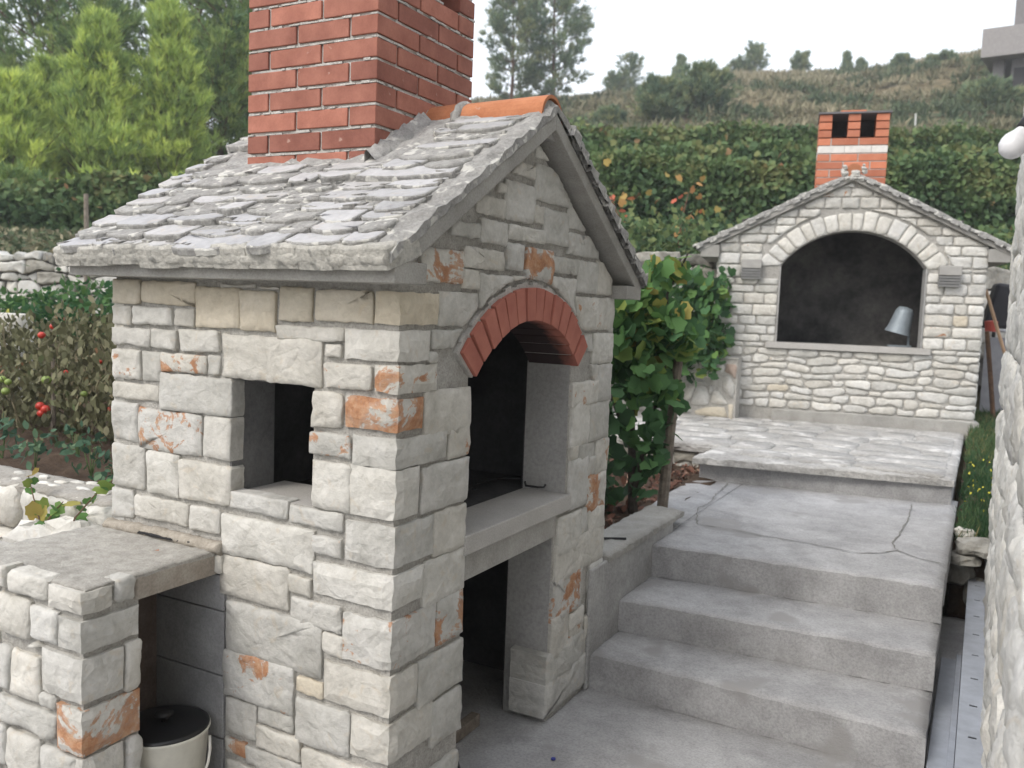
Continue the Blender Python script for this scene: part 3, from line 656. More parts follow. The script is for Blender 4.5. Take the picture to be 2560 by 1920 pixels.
# chimney -------------------------------------------------------------------
def brick_box(dx,dy,dz,cache={}):
    k=(round(dx,3),round(dy,3),round(dz,3))
    if k not in cache:
        mb=MB(); mb.box(-dx/2,dx/2,-dy/2,dy/2,-dz/2,dz/2); me=mesh('brick',mb.v,mb.f); cache[k]=me
    return cache[k]
def brick(parent,x0,x1,y0,y1,z0,z1,mat,rn,o=(0,0,0),bev=.003):
    key=(round(x1-x0,3),round(y1-y0,3),round(z1-z0,3),mat.name)
    if key not in brick.c:
        mb=MB(); mb.box(-(x1-x0)/2,(x1-x0)/2,-(y1-y0)/2,(y1-y0)/2,-(z1-z0)/2,(z1-z0)/2); me=mesh('brick',mb.v,mb.f); me.materials.append(mat); brick.c[key]=me
    ob=bpy.data.objects.new('brick',brick.c[key]); COL.objects.link(ob); ob.parent=parent
    ob.location=Vector(((x0+x1)/2,(y0+y1)/2,(z0+z1)/2))-Vector(o); ob.rotation_euler=(rn.gauss(0,.004),rn.gauss(0,.004),rn.gauss(0,.006))
    b=ob.modifiers.new('bevel','BEVEL'); b.width=bev; b.segments=2
    return ob
brick.c={}
CX0,CX1,CY0,CY1=-1.05,-.45,.455,1.09
CH=link('chimney',None,None,BB); CH.empty_display_size=.1
rc=random.Random(21); CO=.0764; Z0=2.222-CO*2; g=.013
mb=MB(); mb.box(CX0+.009,CX1-.009,CY0+.009,CY1-.009,1.98,2.83)
for a in ((CX0+.009,CX0+.1,CY0+.009,CY1-.009),(CX0+.1,CX1-.009,CY0+.009,CY0+.1),(CX0+.1,CX1-.009,CY1-.1,CY1-.009),(CX1-.1,CX1-.009,CY0+.1,.84)): mb.box(*a,2.83,3.13)
mb.build('chimney_mortar',BMORT,CH)
dd=.10
for k in range(14):
    z0=Z0+k*CO+g/2+rc.uniform(-.001,.001); z1=z0+CO-g
    up=z0>2.83-.02
    A=(k%2==0)
    L=[]
    if A:
        L+=[(CX0,CX0+.098,CY0,CY0+dd),(CX0+.109,CX0+.349,CY0,CY0+dd),(CX1-.24,CX1,CY0,CY0+.115)]
        L+=[(CX1-dd,CX1,CY0+.126,CY0+.375),(CX1-dd,CX1,CY0+.386,CY1)] if not up else [(CX1-dd,CX1,CY0+.126,.845),(CX1-dd,CX1,.98,CY1)]
    else:
        L+=[(CX0,CX0+.232,CY0,CY0+dd),(CX0+.243,CX0+.474,CY0,CY0+dd)]
        L+=[(CX1-.115,CX1,CY0,CY0+.25),(CX1-dd,CX1,CY0+.261,CY0+.512),(CX1-dd,CX1,CY0+.523,CY1)] if not up else [(CX1-.115,CX1,CY0,CY0+.25),(CX1-dd,CX1,CY0+.261,.845),(CX1-dd,CX1,.98,CY1)]
    L+=[(CX0+.109,CX0+.34,CY1-dd,CY1),(CX0+.35,CX1-.111,CY1-dd,CY1),(CX0,CX0+dd,CY0+.126,CY0+.36),(CX0,CX0+dd,CY0+.371,CY1)]
    for a in L: brick(CH,*a,z0,z1,BRICK,rc)
mb=MB(); mb.box(CX0-.02,CX1+.02,CY0-.02,CY1+.02,Z0+14*CO,Z0+14*CO+.05); mb.build('chimney_cap',CONC,CH,bevel=.005)
# squeezed mortar beads on the bed joints
r=random.Random(5); mb=MB()
for k in range(1,14):
    z=Z0+k*CO
    for (a,b,fx) in ((CX0,CX1,0),(CY0,CY1,1)):
        u=a+.004
        while u<b-.01:
            l=r.uniform(.012,.05); hgt=r.uniform(.004,.009); pr=r.uniform(.0,.0065)
            if r.random()<.75:
                if fx==0: mb.box(u,min(u+l,b),CY0-pr+.003,CY0+.02,z-.006,z-.006+hgt)
                else:
                    if not (z>2.83 and .84<u<.985): mb.box(CX1-.02,CX1+pr-.003,u,min(u+l,b),z-.006,z-.006+hgt)
            u+=l
mb.build('mortar_beads',BMORT,CH)['kind']='stuff'
# haunching where the chimney leaves the roof
sweep('chimney_haunching',[(CX0-.03,CY0-.004,2.122),(CX1+.02,CY0-.004,2.122)],.026,ROOFM,BB,1,flat_=.8,amp=.15)
sweep('chimney_haunching',[(CX0-.03,CY0-.042,2.092),(CX1+.03,CY0-.042,2.092)],.032,ROOFM,BB,2,flat_=.7,amp=.15)
mb=MB(); r=random.Random(3); N=22; pv_=None
for i in range(N+1):
    y=CY0-.045+(YR-.085-CY0+.045)*i/N; zr=zu(y)+th+.018; q_=[(CX1-.01,y,zr-.03),(CX1+.060+r.uniform(-.012,.012),y,zr+r.uniform(-.004,.008)),(CX1+.035+r.uniform(-.008,.008),y,zr+.030+r.uniform(-.006,.006)),(CX1-.001,y,zr+.060+r.uniform(-.010,.010)),(CX1-.01,y,zr+.055)]
    if pv_: n0=len(mb.v); mb.add(pv_+q_,[(k,k+5,(k+1)%5+5,(k+1)%5) for k in range(5)])
    pv_=q_
mb.build('chimney_fillet',ROOFM,BB,smooth=True)
sweep('eave_mortar',[(RX0-.01,YE0-.022,ZE+.052),(RX1+.0,YE0-.022,ZE+.052)],.026,EAVE,BB,11,flat_=1.0,amp=.18)

# ================================================================= GROUND AND TERRAIN
FH=(-0.47239694,0.88138591); RH=(0.88138591,0.47239694)
RIDGE=[(-4,.05),(-1.6,.09),(-.8,.12),(-0.583,0.128),(-0.448,0.146),(-0.314,0.16),(-0.18,0.187),(-0.047,0.224),(0.063,0.233),(0.13,0.244),(0.217,0.261),(0.306,0.266),(0.372,0.272),(0.437,0.283),(0.503,0.296),(0.551,0.302),(0.699,0.319),(1.2,.33),(4,.2)]
def lerp(T,x):
    if x<=T[0][0]: return T[0][1]
    for (a,p),(b,q) in zip(T[:-1],T[1:]):
        if x<=b: return p+(q-p)*(x-a)/(b-a)
    return T[-1][1]
H1=[(-.45,1.22),(-.25,.9),(-.1,.45),(.6,.50),(3,.5)]       # behind the patio
H2=[(-.5,1.95),(-.1,2.1),(.1,2.15),(.6,2.2)]              # behind the dry stone wall
def ground_z(X,Y):
    dx,dy=X-CAMPOS.x,Y-CAMPOS.y; t=dx*FH[0]+dy*FH[1]; s=dx*RH[0]+dy*RH[1]; r=math.hypot(t,s)
    if t<=.5: a=4 if s>0 else -4; e=.08
    a=s/max(t,.3); a=max(-4,min(4,a)); back=max(0,min(1,(t+2)/8)) if t<6 else 1
    h1,h2,e=lerp(H1,a),lerp(H2,a),lerp(RIDGE,a)
    prof=[(0,-.15),(6.55,-.15),(6.75,h1),(10.15,h1+.05),(10.35,h2),(15,h2+.15),(17.5,h2+.5),(19,h2+1.55),(21,h2+1.9),(26,1.69+26*e*.60),(34,1.69+34*e*.80),(44,1.69+44*e*.93),(56,1.69+56*e*.992),(62,1.69+62*e*.985),(90,1.69+75*e*.9),(400,1.69+80*e*.9)]
    z=lerp(prof,t if t>0 else 0)
    if t>21: 
        k=min(1,(t-21)/10); z+=k*(.45*mnoise.noise(Vector((X*.12,Y*.12,0)))+.22*mnoise.noise(Vector((X*.4,Y*.4,3)))) *(1 if t<52 else .5)
        st=(z-4)/1.6; z+=k*.28*math.sin(st*2*math.pi)*(.0 if t>50 else 1)      # old terrace banks
    return z
ta=[-60,-20,-8,-4,-2,0,2,4,6,6.55,6.75,8,10.15,10.35,12,14,15,16,17.5,18.2,19,20,21]+[21+i*.6 for i in range(1,75)]+[70,80,95,120,160,220,300,400]
aa=[-900,-300]+[-120,-60]+[-40]+[i*.5 for i in range(-60,61)]+[40,60,120,300,900]
V=[];F=[]
for t in ta:
    for q in aa:
        s=q*max(1,abs(t)/30) if abs(q)<=30 else q*1.0
        if abs(q)<=30: s=q*(max(t,12)/45*1.25+.12)
        X=CAMPOS.x+t*FH[0]+s*RH[0]; Y=CAMPOS.y+t*FH[1]+s*RH[1]; V.append((X,Y,ground_z(X,Y)))
n=len(aa)
for i in range(len(ta)-1):
    for j in range(n-1): F.append((i*n+j,i*n+j+1,(i+1)*n+j+1,(i+1)*n+j))
m,nt,p=newmat('hillside',.98); v=coords(nt,True)
c=ramp(nt,noise(nt,v,.35,6,.65,.5),[(.30,(.055,.075,.030)),(.45,(.13,.115,.065)),(.60,(.26,.215,.13)),(.75,(.34,.29,.19))])
c=mixc(nt,.8,c,ramp(nt,noise(nt,v,4,6,.7),[(.3,(.6,.6,.6)),(.65,(1.1,1.1,1.1))]),'MULTIPLY'); nt.links.new(c,p.inputs['Base Color']); bump(nt,p,noise(nt,v,6,6,.7),1,.15)
HILLM=m
me=mesh('hillside',V,F,smooth=True); tag(link('hillside',me,HILLM),'hillside rising behind the vineyard',None,None,'structure')
# patio
gp=grid_slab('patio',-4.2,3.2,-5,3.55,0,.12,CONC_ST,None,step=.07,amp=.0035,seed=1); tag(gp,kind='structure')
# garden soil
def soil(name,x0,x1,y0,y1,zf,seed,step=.08,amp=.02,mat=SOIL,label=None):
    r=random.Random(seed); nx=int((x1-x0)/step); ny=int((y1-y0)/step); V=[];F=[]
    for j in range(ny+1):
        for i in range(nx+1):
            X=x0+(x1-x0)*i/nx; Y=y0+(y1-y0)*j/ny
            V.append((X,Y,zf(X,Y)+amp*2*mnoise.noise(Vector((X*5,Y*5,seed)))+r.uniform(-amp,amp)*.5))
    for j in range(ny):
        for i in range(nx): a=j*(nx+1)+i; F.append((a,a+1,a+nx+2,a+nx+1))
    n0=len(V); ring=[i for i in range(nx+1)]+[j*(nx+1)+nx for j in range(1,ny+1)]+[ny*(nx+1)+i for i in range(nx-1,-1,-1)]+[j*(nx+1) for j in range(ny-1,0,-1)]
    for q in ring: V.append((V[q][0],V[q][1],-.1))
    for k in range(len(ring)): F.append((ring[k],n0+k,n0+(k+1)%len(ring),ring[(k+1)%len(ring)]))
    o=link(name,mesh(name,V,F,smooth=True),mat); tag(o,label,None,None,'structure'); return o
soil('garden_bed',-9,-1.20,.29,3.4,lambda X,Y:.77+.03*Y,2)
soil('vine_bed',-1.35,-.16,1.70,4.75,lambda X,Y:.44+.02*(Y-1.7) if X>-.35 else .47+.05*min(1,(-.35-X)),3,label='earth bed behind the near barbecue covered in fallen leaves')
# ================================================================= STAIRS AND TERRACE
ST=empty('steps',(0,1.45,0)); ST['kind']='structure'; ST['label']='concrete steps climbing to the terrace'
def gs(*a,**k):
    o=grid_slab(*a,**k); o.location=Vector(o.location)-Vector((0,1.45,0)); return o
def sk(l,r): 
    return lambda X,t: (1-t)*((r-l)*(X-.7)/1.36)
for nm,y0,y1,z,th,(l,r),rt in (('step',1.475,2.1,.163,.163,(1.49,1.455),0),('step',1.865,2.6,.319,.155,(1.82,1.91),0),('landing',2.302,4.6,.490,.17,(2.26,2.345),0)):
    gs(nm,.0,1.38,y0,y1,z,th,CONC_ST,ST,step=.045,amp=.0035,seed=int(y0*10),edge=.008,skew=sk(l,r))
# the part of the landing that runs left along the bed
V=[(.01,2.62),(.01,4.3),(-.335,4.3),(-.325,3.44),(-.27,2.86),(-.30,2.60)]
mb=MB(); mb.prism([(x,y-1.45,0) for x,y in V],(0,0,.30),(0,0,.489)); mb.build('landing',CONC_ST,ST,bevel=.006)
ST_UP=mb
# cracks: ribbons of dirt-filled joint let into the landing
CR=flat('dirt_in_crack',(.20,.195,.18),.95)
def crack(pts,w,z,parent,seed):
    r=random.Random(seed); P=[]
    for a,b in zip(pts[:-1],pts[1:]):
        L=math.hypot(b[0]-a[0],b[1]-a[1]); n=max(1,int(L/.04)); P+=[(a[0]+(b[0]-a[0])*k/n+r.uniform(-.006,.006),a[1]+(b[1]-a[1])*k/n+r.uniform(-.006,.006)) for k in range(n)]
    P.append(pts[-1]); V=[];F=[]
    for i,q in enumerate(P):
        d=Vector((P[min(i+1,len(P)-1)][0]-P[max(i-1,0)][0],P[min(i+1,len(P)-1)][1]-P[max(i-1,0)][1])).normalized(); k=w*r.uniform(.4,1.2)
        V+=[(q[0]-d.y*k,q[1]+d.x*k-1.45,z),(q[0]+d.y*k,q[1]-d.x*k-1.45,z)]
    for i in range(len(P)-1): F.append((2*i,2*i+1,2*i+3,2*i+2))
    return link('crack',mesh('crack',V,F),CR,parent)
crack([(-.07,4.12),(-.04,3.7),(0,3.46),(-.02,3.2),(.02,3.05),(.10,2.80),(.30,2.81),(.46,2.77),(.70,2.76),(.98,2.72),(1.08,2.80),(1.14,2.90)],.0045,.4955,ST,1)
crack([(1.14,2.90),(1.10,3.05),(1.12,3.3),(1.13,3.7),(1.12,4.22)],.004,.4955,ST,2)
crack([(1.14,2.90),(1.25,2.80),(1.37,2.76)],.004,.4955,ST,3)
# terrace: rough stone paving over a concrete edge
TR=empty('terrace',(0,4.27,0)); TR['kind']='structure'; TR['label']='raised paved terrace in front of the far barbecue'
tk=dict(mat=PAVE,parent=None)
def ts(name,x0,x1,y0,y1,z,th,mat,**k):
    o=grid_slab(name,x0,x1,y0,y1,z,th,mat,TR,**k); o.location=(0,-4.27,0); return o
ts('terrace_slab',-.325,1.355,4.27,8.3,.668,.055,PAVE,step=.05,amp=.007,seed=4,edge=.012,skew=sk(4.16,4.39))
ts('terrace_slab',-3.0,-.32,4.62,8.0,.668,.055,PAVE,step=.05,amp=.007,seed=5,edge=.012)
mb=MB(); mb.prism([(-.30,4.185-4.27,0),(1.345,4.40-4.27,0),(1.345,8.2-4.27,0),(-.30,8.2-4.27,0)],(0,0,.0),(0,0,.618)); mb.build('terrace_riser',CONC_ST,TR,bevel=.006)
mb=MB(); mb.box(-2.9,-.30,.40,3.6,0,.612); mb.build('terrace_core',MORTAR,TR)
fr=Frame((-3.0,.395,0),(1,0,0),(0,0,1)); rr=random.Random(5)
for q in rubble(0,2.68,.40,.61,.10,.19,rr): stone(fr,q,rr,S_DARK,TR,depth=.06,top=.01,jit=.008,step=.05,rings=1,bev=.01,wob=.005)
# paving stones one can tell apart
rr=random.Random(9); fr=Frame((-1.4,4.35-4.27,.668),(1,0,0),(0,1,0))
for row in rubble(0,2.70,.02,2.25,.30,.42,rr,joint=.016,skew=.5):
    c0=cen(row)
    if c0[0]-1.4<-.34 and c0[1]+4.35<4.72: continue
    stone(fr,row,rr,PAVE,TR,'paving_stone',depth=.03,top=.010+rr.uniform(-.002,.005),jit=.004,step=.07,rings=1,bev=.012,wob=.010,rnd=.05)
# kerb wall along the left of the steps, capped with mortar
KW=empty('stair_wall',(0,1.63,0),label='low rendered wall with rough mortar cap along the left side of the steps',category='wall')
mb=MB(); mb.prism([(0,1.46-1.63,0),(.018,1.46-1.63,0),(.024,2.60-1.63,0),(-.17,2.60-1.63,0),(-.17,1.635-1.63,0),(0,1.635-1.63,0)],(0,0,0),(0,0,.55)); mb.build('wall_body',plain_mat('wall_render',(.34,.335,.32),(.46,.455,.44),7,.9,.6,.008,fine=70,g2=.2),KW,bevel=.012)
o=grid_slab('wall_cap',-.19,.028,1.645,2.78,.578,.04,CONC,KW,step=.03,amp=.006,seed=8,edge=.012); o.location=(0,-1.63,0)
# ================================================================= THE COUNTER
CT=empty('counter',(-.7,-.5,0),label='L-shaped outdoor counter: concrete slab on a stone pillar, left of the near barbecue',category='counter')
co=Vector((-.7,-.5,0)); rn=random.Random(31)
FPL=Frame((0,-.5,0),(1,0,0),(0,0,1)); FPR=Frame((-.70,0,0),(0,1,0),(0,0,1))
mb=MB(); mb.box(-1.9,-.71,-.488,-.305,0,.845); o=mb.build('pillar_core',MORTAR,CT,-co)
kp=dict(depth=.05,top=.008,bev=.007,jit=.0065,bulge=.006,step=.03,wob=.003,rings=3,rnd=.008)
for u0,v1,u1,v0,t in PL: stone(FPL,rect(u0-.002,v0-.002,u1+.002,v1+.002),rn,STM[t] if t!='w' else S_WHITE,CT,origin=co,**kp)
for u0,v1,u1,v0,t in PF: stone(FPR,rect(u0,v0,u1,v1),rn,STM[t],CT,origin=co,**kp)
for i,(u0,v1,u1,v0,y1,zb,t) in enumerate(PC):
    quoin(min(u0,-.76) if i==4 else u0,-.697,-.503,y1,v0,v1,S_RUST if t=='r' else S_PLAIN,CT,seed=60+i)
for a in courses(-1.9,-1.09,.02,.86,(.10,.17),(.14,.28),rn): stone(FPL,rect(*a),rn,S_PLAIN,CT,origin=co,**kp)
for a in courses(-1.08,-.70,.02,.20,(.085,.09),(.12,.2),rn): stone(FPL,rect(*a),rn,S_PLAIN,CT,origin=co,**kp)
for a in courses(-.36,-.31,.02,.18,(.08,.08),(.05,.06),rn): stone(FPR,rect(*a),rn,S_PLAIN,CT,origin=co,**{**kp,'rings':1})
mb=MB(); mb.prism([(-1.30,.0,0),(-.703,.0,0),(-.700,-.315,0),(-.73,-.335,0),(-.74,-.44,0),(-1.0,-.46,0),(-1.27,-.465,0)][::-1],(0,0,.777),(0,0,.846)); mb.build('counter_slab',plain_mat('slab_edge',(.27,.23,.19),(.42,.385,.33),10,.9,.4,.005,fine=120),CT,-co,bevel=.004)
o=grid_slab('slab_top',-1.30,-.702,-.487,.0,.858,.016,SLAB,CT,step=.018,amp=.0028,seed=14,edge=.004); o.location=-co
# mortar fillet where slab meets the barbecue wall
o=sweep('mortar_fillet',[(-1.24-co.x,-.004-co.y,.866),(-.96-co.x,-.002-co.y,.870),(-.68-co.x,-.006-co.y,.866)],.026,plain_mat('warm_mortar',(.30,.27,.22),(.44,.40,.34),30,.95,.8,.008),CT,3,flat_=.8,amp=.25)
mb=MB(); mb.box(-1.03,-.99,-.305,-.006,0,.775); mb.build('back_board',plain_mat('stained_board',(.10,.075,.06),(.20,.155,.13),6,.9,.5,.004,world=True),CT,-co)
# ---- things on and under the counter
PO=empty('enamel_pot',(-.775,-.155,0),label='cream enamel pot with black lid standing under the counter slab',category='pot')
mb=MB(); mb.lathe([(.0,.006),(.108,.006),(.115,.012),(.137,.285),(.143,.295),(.143,.302),(.136,.302),(.130,.27),(.10,.02)],n=40); mb.build('pot_body',ENAMEL,PO,smooth=True)
mb=MB(); mb.lathe([(.139,.300),(.140,.306),(.125,.312),(.05,.318),(.0,.319)],n=40); mb.build('lid',flat('black_enamel',(.012,.012,.013),.35,0,.5),PO,smooth=True)
mb=MB(); mb.lathe([(.010,.316),(.012,.330),(.028,.336),(.030,.344),(.022,.352),(.0,.354)],n=20); mb.build('lid_knob',flat('bakelite',(.015,.014,.014),.4),PO,smooth=True)
pts=[]
for i in range(15):
    t=R(-5)+R(190)*i/14; pts.append((.150*math.cos(t),.05+.0*i,.27-.21*math.sin(t)*.9))
pts=[Vector((x*.62+.06,-.10+abs(x)*-.0+ (0),z)) for x,y,z in pts]
hp=[]
for i in range(15):
    t=math.pi*i/14; a=R(28); x=.148*math.cos(t); d=.148*math.sin(t)   # bail hanging down on the camera side
    hp.append((x*math.cos(a)-(-d*.80)*math.sin(a)*-1*0 + d*.62, -x*math.sin(a)*-1-d*.62*.6, .275-.16*math.sin(t)))
mb=MB(); mb.tube(hp,.0045,8); mb.build('bail_handle',flat('pale_plastic',(.68,.66,.60),.4),PO,smooth=True)
TG=empty('tongs',(-.95,-.035,.858),label='black iron tongs lying on the counter slab against the barbecue wall',category='tongs')
for s in (0,1):
    mb=MB(); pts=[(-.15+.30*i/10,.020-.012*math.sin(i/10*3.1)*(-1)**s-.004*i/10-s*.010*(i/10),.010+.004*s) for i in range(11)]
    mb.tube(pts,[.007-.0035*i/10 for i in range(11)],6); mb.build('tong_arm',BLACK,TG)
mb=MB(); mb.box(-.15,-.02,.008,.032,.004,.010); mb.build('tong_blade',BLACK,TG)
LF=tag(link('dry_leaf',mesh('dry_leaf',[(-.008,-.004,0),(.0,-.007,.003),(.010,0,.002),(.002,.006,.004)],[(0,1,2,3)]),flat('dry_leaf',(.35,.13,.06)),None,(-.84,-.13,.862)),'small reddish dry leaf lying on the counter slab','leaf')
# ---- things in the near barbecue
GH=empty('grill_grate',(-.32,.80,.945),label='black wire grill grate whose handle sticks out over the hearth sill',category='grill grate')
mb=MB()
hx=lambda px:px
mb.tube([(-0.023,0.246,0.013),(-0.007,0.387,0.013),(0.097,0.483,0.013),(0.147,0.479,0.013),(0.186,0.446,0.013),(0.220,0.400,0.013),(0.237,0.352,0.013),(0.218,0.337,0.013),(0.164,0.334,0.013),(0.130,0.390,0.013),(0.108,0.447,0.013)],.0045,8); mb.build('wire_handle',BLACK,GH)
for i in range(9):
    mb=MB(); mb.tube([(-.35+.045*i,-.34,.012),(-.35+.045*i,.16,.012)],.003,6); mb.build('wire_bar',BLACK,GH)
for y in (-.34,.16): mb=MB(); mb.tube([(-.36,y,.010),(.03,y,.010)],.0045,6); mb.build('wire_frame',BLACK,GH)
rl=random.Random(3)
for i,(x,y,z,l,a,lb) in enumerate(((-.45,.62,.10,.34,.3,'thick brown log lowest in the barbecue wood store'),(-.48,.60,.24,.30,-.4,'short brown log resting across the others in the wood store'),(-.40,.78,.09,.30,1.1,'split log lying nearest the right jamb of the wood store'),(-.42,.74,.31,.26,.1,'thin log on top of the pile in the wood store'))):
    mb=MB(); d=Vector((math.cos(a),math.sin(a),.15)); 
    mb.tube([d*(-l/2),d*0,d*(l/2)],[.06,.056,.052],9)
    tag(mb.build('log',WOOD_B,None,(x,y,z)),lb,'log','logs under the barbecue hearth')
mb=MB(); mb.box(-.02,.02,-.34,.19,0,.05); tag(mb.build('plank',WOOD,None,(-.235,.735,.001),bevel=.003),'grey plank lying on the floor in the opening below the hearth','plank')
mb=MB(); mb.box(-.012,.012,-.05,.05,0,.03); mb.tube([(0,.0,.03),(.006,.01,.10),(.0,.0,.16)],[.016,.02,.012],7); tag(mb.build('charred_stick',BLACK,None,(-.03,.418,0)),'charred stick leaning inside the left jamb of the lower opening','stick')
mb=MB(); mb.tube([(-.055,-.035,.006),(0,0,.007),(.05,.035,.006)],.006,7); tag(mb.build('iron_rod',BLACK,None,(-.055,1.90,.578)),'short black iron rod lying on the stair wall cap','rod')
mb=MB(); mb.lathe([(0,.005),(.008,.005),(.009,.002),(.009,0)],n=12); tag(mb.build('bottle_cap',flat('blue_cap',(.05,.06,.30),.4),None,(.155,.84,.004)),'tiny blue bottle cap on the concrete floor by the barbecue','bottle cap')
# ================================================================= RETAINING WALL ON THE LEFT
GWL=empty('garden_wall',(-2.2,.2,0),label='low white stone retaining wall of the garden, left behind the counter',category='wall')
go=Vector((-2.2,.2,0)); fr=Frame((-5.5,.095,0),(1,0,0),(0,0,1)); rr=random.Random(17)
mb=MB(); mb.box(-5.5,-1.19,.105,.30,0,.885); mb.build('wall_core',MORTAR,GWL,-go)
for q in rubble(0,4.28,.02,.90,.21,.36,rr,joint=.014,skew=.3): stone(fr,q,rr,S_WHITE if rr.random()<.8 else S_PLAIN,GWL,origin=go,depth=.06,top=.018,jit=.010,bulge=.016,step=.035,rings=3,bev=.02,wob=.005,rnd=.03)
o=grid_slab('wall_cap',-5.5,-1.22,.085,.305,.905,.03,plain_mat('cap_mortar',(.32,.30,.26),(.44,.42,.38),14,.95,.8,.01,fine=80),GWL,step=.035,amp=.005,seed=9,edge=.012); o.location=-go
frt=Frame((-5.5,.09,.905),(1,0,0),(0,1,0))
for k in range(46):
    u=rr.uniform(.6,4.2); vv=rr.uniform(.03,.19); a,b=rr.uniform(.02,.05),rr.uniform(.012,.025)
    stone(frt,[(u+math.cos(t)*a,vv+math.sin(t)*b) for t in [2*math.pi*i/7 for i in range(7)]],rr,S_WHITE,GWL,'cap_pebble',origin=go,depth=.01,top=.004,jit=.003,rings=1,bev=.003,step=.02,wob=.002)
# loose rubble between wall and counter
rb=random.Random(23)
for k,(x,y,z,sx,lb) in enumerate(((-1.45,.02,.78,.10,'pale rubble stone wedged between the counter and the garden wall, nearest the barbecue'),(-1.62,-.03,.72,.13,'large pale rubble stone in the gap behind the counter'),(-1.85,-.02,.62,.12,'dark shaded rubble stone low in the gap behind the counter, at the photo edge'),(-1.40,-.10,.70,.08,'small rubble stone tucked beside the counter slab'))):
    mb=MB(); V=[];F=[]
    for a in range(7):
        ph=-math.pi/2+math.pi*a/6
        for q in range(10):
            t=2*math.pi*q/10; s=1+.45*mnoise.noise(Vector((math.cos(t)*1.3+k*9,math.sin(t)*1.3,ph)))
            V.append((math.cos(t)*math.cos(ph)*sx*s*1.25,math.sin(t)*math.cos(ph)*sx*s*.8,math.sin(ph)*sx*.75*s))
    for a in range(6):
        for q in range(10): F.append((a*10+q,a*10+(q+1)%10,(a+1)*10+(q+1)%10,(a+1)*10+q))
    mb.add(V,F); tag(mb.build('rubble_stone',S_WHITE if k!=2 else S_DARK,None,(x,y,z)),lb,'stone','rubble stones behind the counter')
mb=MB(); mb.box(-6,-1.31,-.42,.09,0,.60); o=mb.build('rubble_fill',SOIL); o['kind']='structure'; o['label']='earth fill between the counter and the garden wall'
# ================================================================= THE FAR BARBECUE
YAWB=R(11); PB=Vector((.3345,6.9745,.655))
B2=empty('barbecue',tuple(PB),YAWB,label='far white stone barbecue on the terrace, wide arched hearth and low chimney',category='barbecue')
rn=random.Random(77); X0,X1=-1.31,1.12; XC=-.095; DEP=1.25
OX0,OX1,OZ0,OZ1=-.71,.61,.775,1.53; OC=(-.05,1.076); OR=.802
SB=.497; ZV=1.745   # underside of roof at x=X0..: z=ZV+SB*(1.235-|x-XC|)
def zb(x): return 2.345-SB*abs(x-XC)
mb=MB()
hole_wall(mb,'x',X0+.01,X1-.01,.0,OZ1,.002,.2,[(OX0,OX1,OZ0,OZ1)])
xs=[X0+.01]+[OX0+(OX1-OX0)*i/20 for i in range(21)]+[X1-.01]
for a,b in zip(xs[:-1],xs[1:]):
    def zq(x):
        if x<OX0-1e-6 or x>OX1+1e-6: return OZ1
        d=OR**2-(x-OC[0])**2; return OC[1]+math.sqrt(max(d,0))
    za,zb_=(OZ1,OZ1) if (b<=OX0+1e-6 or a>=OX1-1e-6) else (zq(a),zq(b))
    if a<XC<b: mb.prism([(a,0,za),(b,0,zb_),(b,0,zb(b)),(XC,0,zb(XC)),(a,0,zb(a))],(0,.002,0),(0,.2,0))
    else: mb.prism([(a,0,za),(b,0,zb_),(b,0,zb(b)),(a,0,zb(a))],(0,.002,0),(0,.2,0))
mb.box(X0+.01,X0+.2,.2,DEP,0,1.72); mb.box(X1-.2,X1-.01,.2,DEP,0,1.72); mb.box(X0+.2,X1-.2,DEP-.2,DEP,0,2.0)
mb.build('wall_core',MORTAR,B2)
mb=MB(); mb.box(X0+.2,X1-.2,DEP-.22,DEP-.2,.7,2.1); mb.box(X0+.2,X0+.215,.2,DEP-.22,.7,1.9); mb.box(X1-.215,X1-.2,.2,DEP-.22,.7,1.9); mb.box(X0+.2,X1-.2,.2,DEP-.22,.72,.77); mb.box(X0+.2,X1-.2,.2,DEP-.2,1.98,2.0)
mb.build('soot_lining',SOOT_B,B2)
for a in ((OX0-.004,OX0+.010,OZ0,OZ1),(OX1-.010,OX1+.004,OZ0,OZ1)):
    mb=MB(); mb.box(a[0],a[1],-.014,.20,a[2],a[3]); mb.build('render_jamb',CONC_L,B2)
mb=MB(); mb.box(-.80,.69,-.045,.20,.725,.782); mb.build('hearth_sill',SILL,B2,bevel=.003)
FB2=Frame((0,0,0),(1,0,0),(0,0,1))
k2=dict(depth=.05,top=.007,bev=.006,jit=.006,bulge=.004,step=.05,wob=.003,rings=2,rnd=.014)
SW=S_WHITE
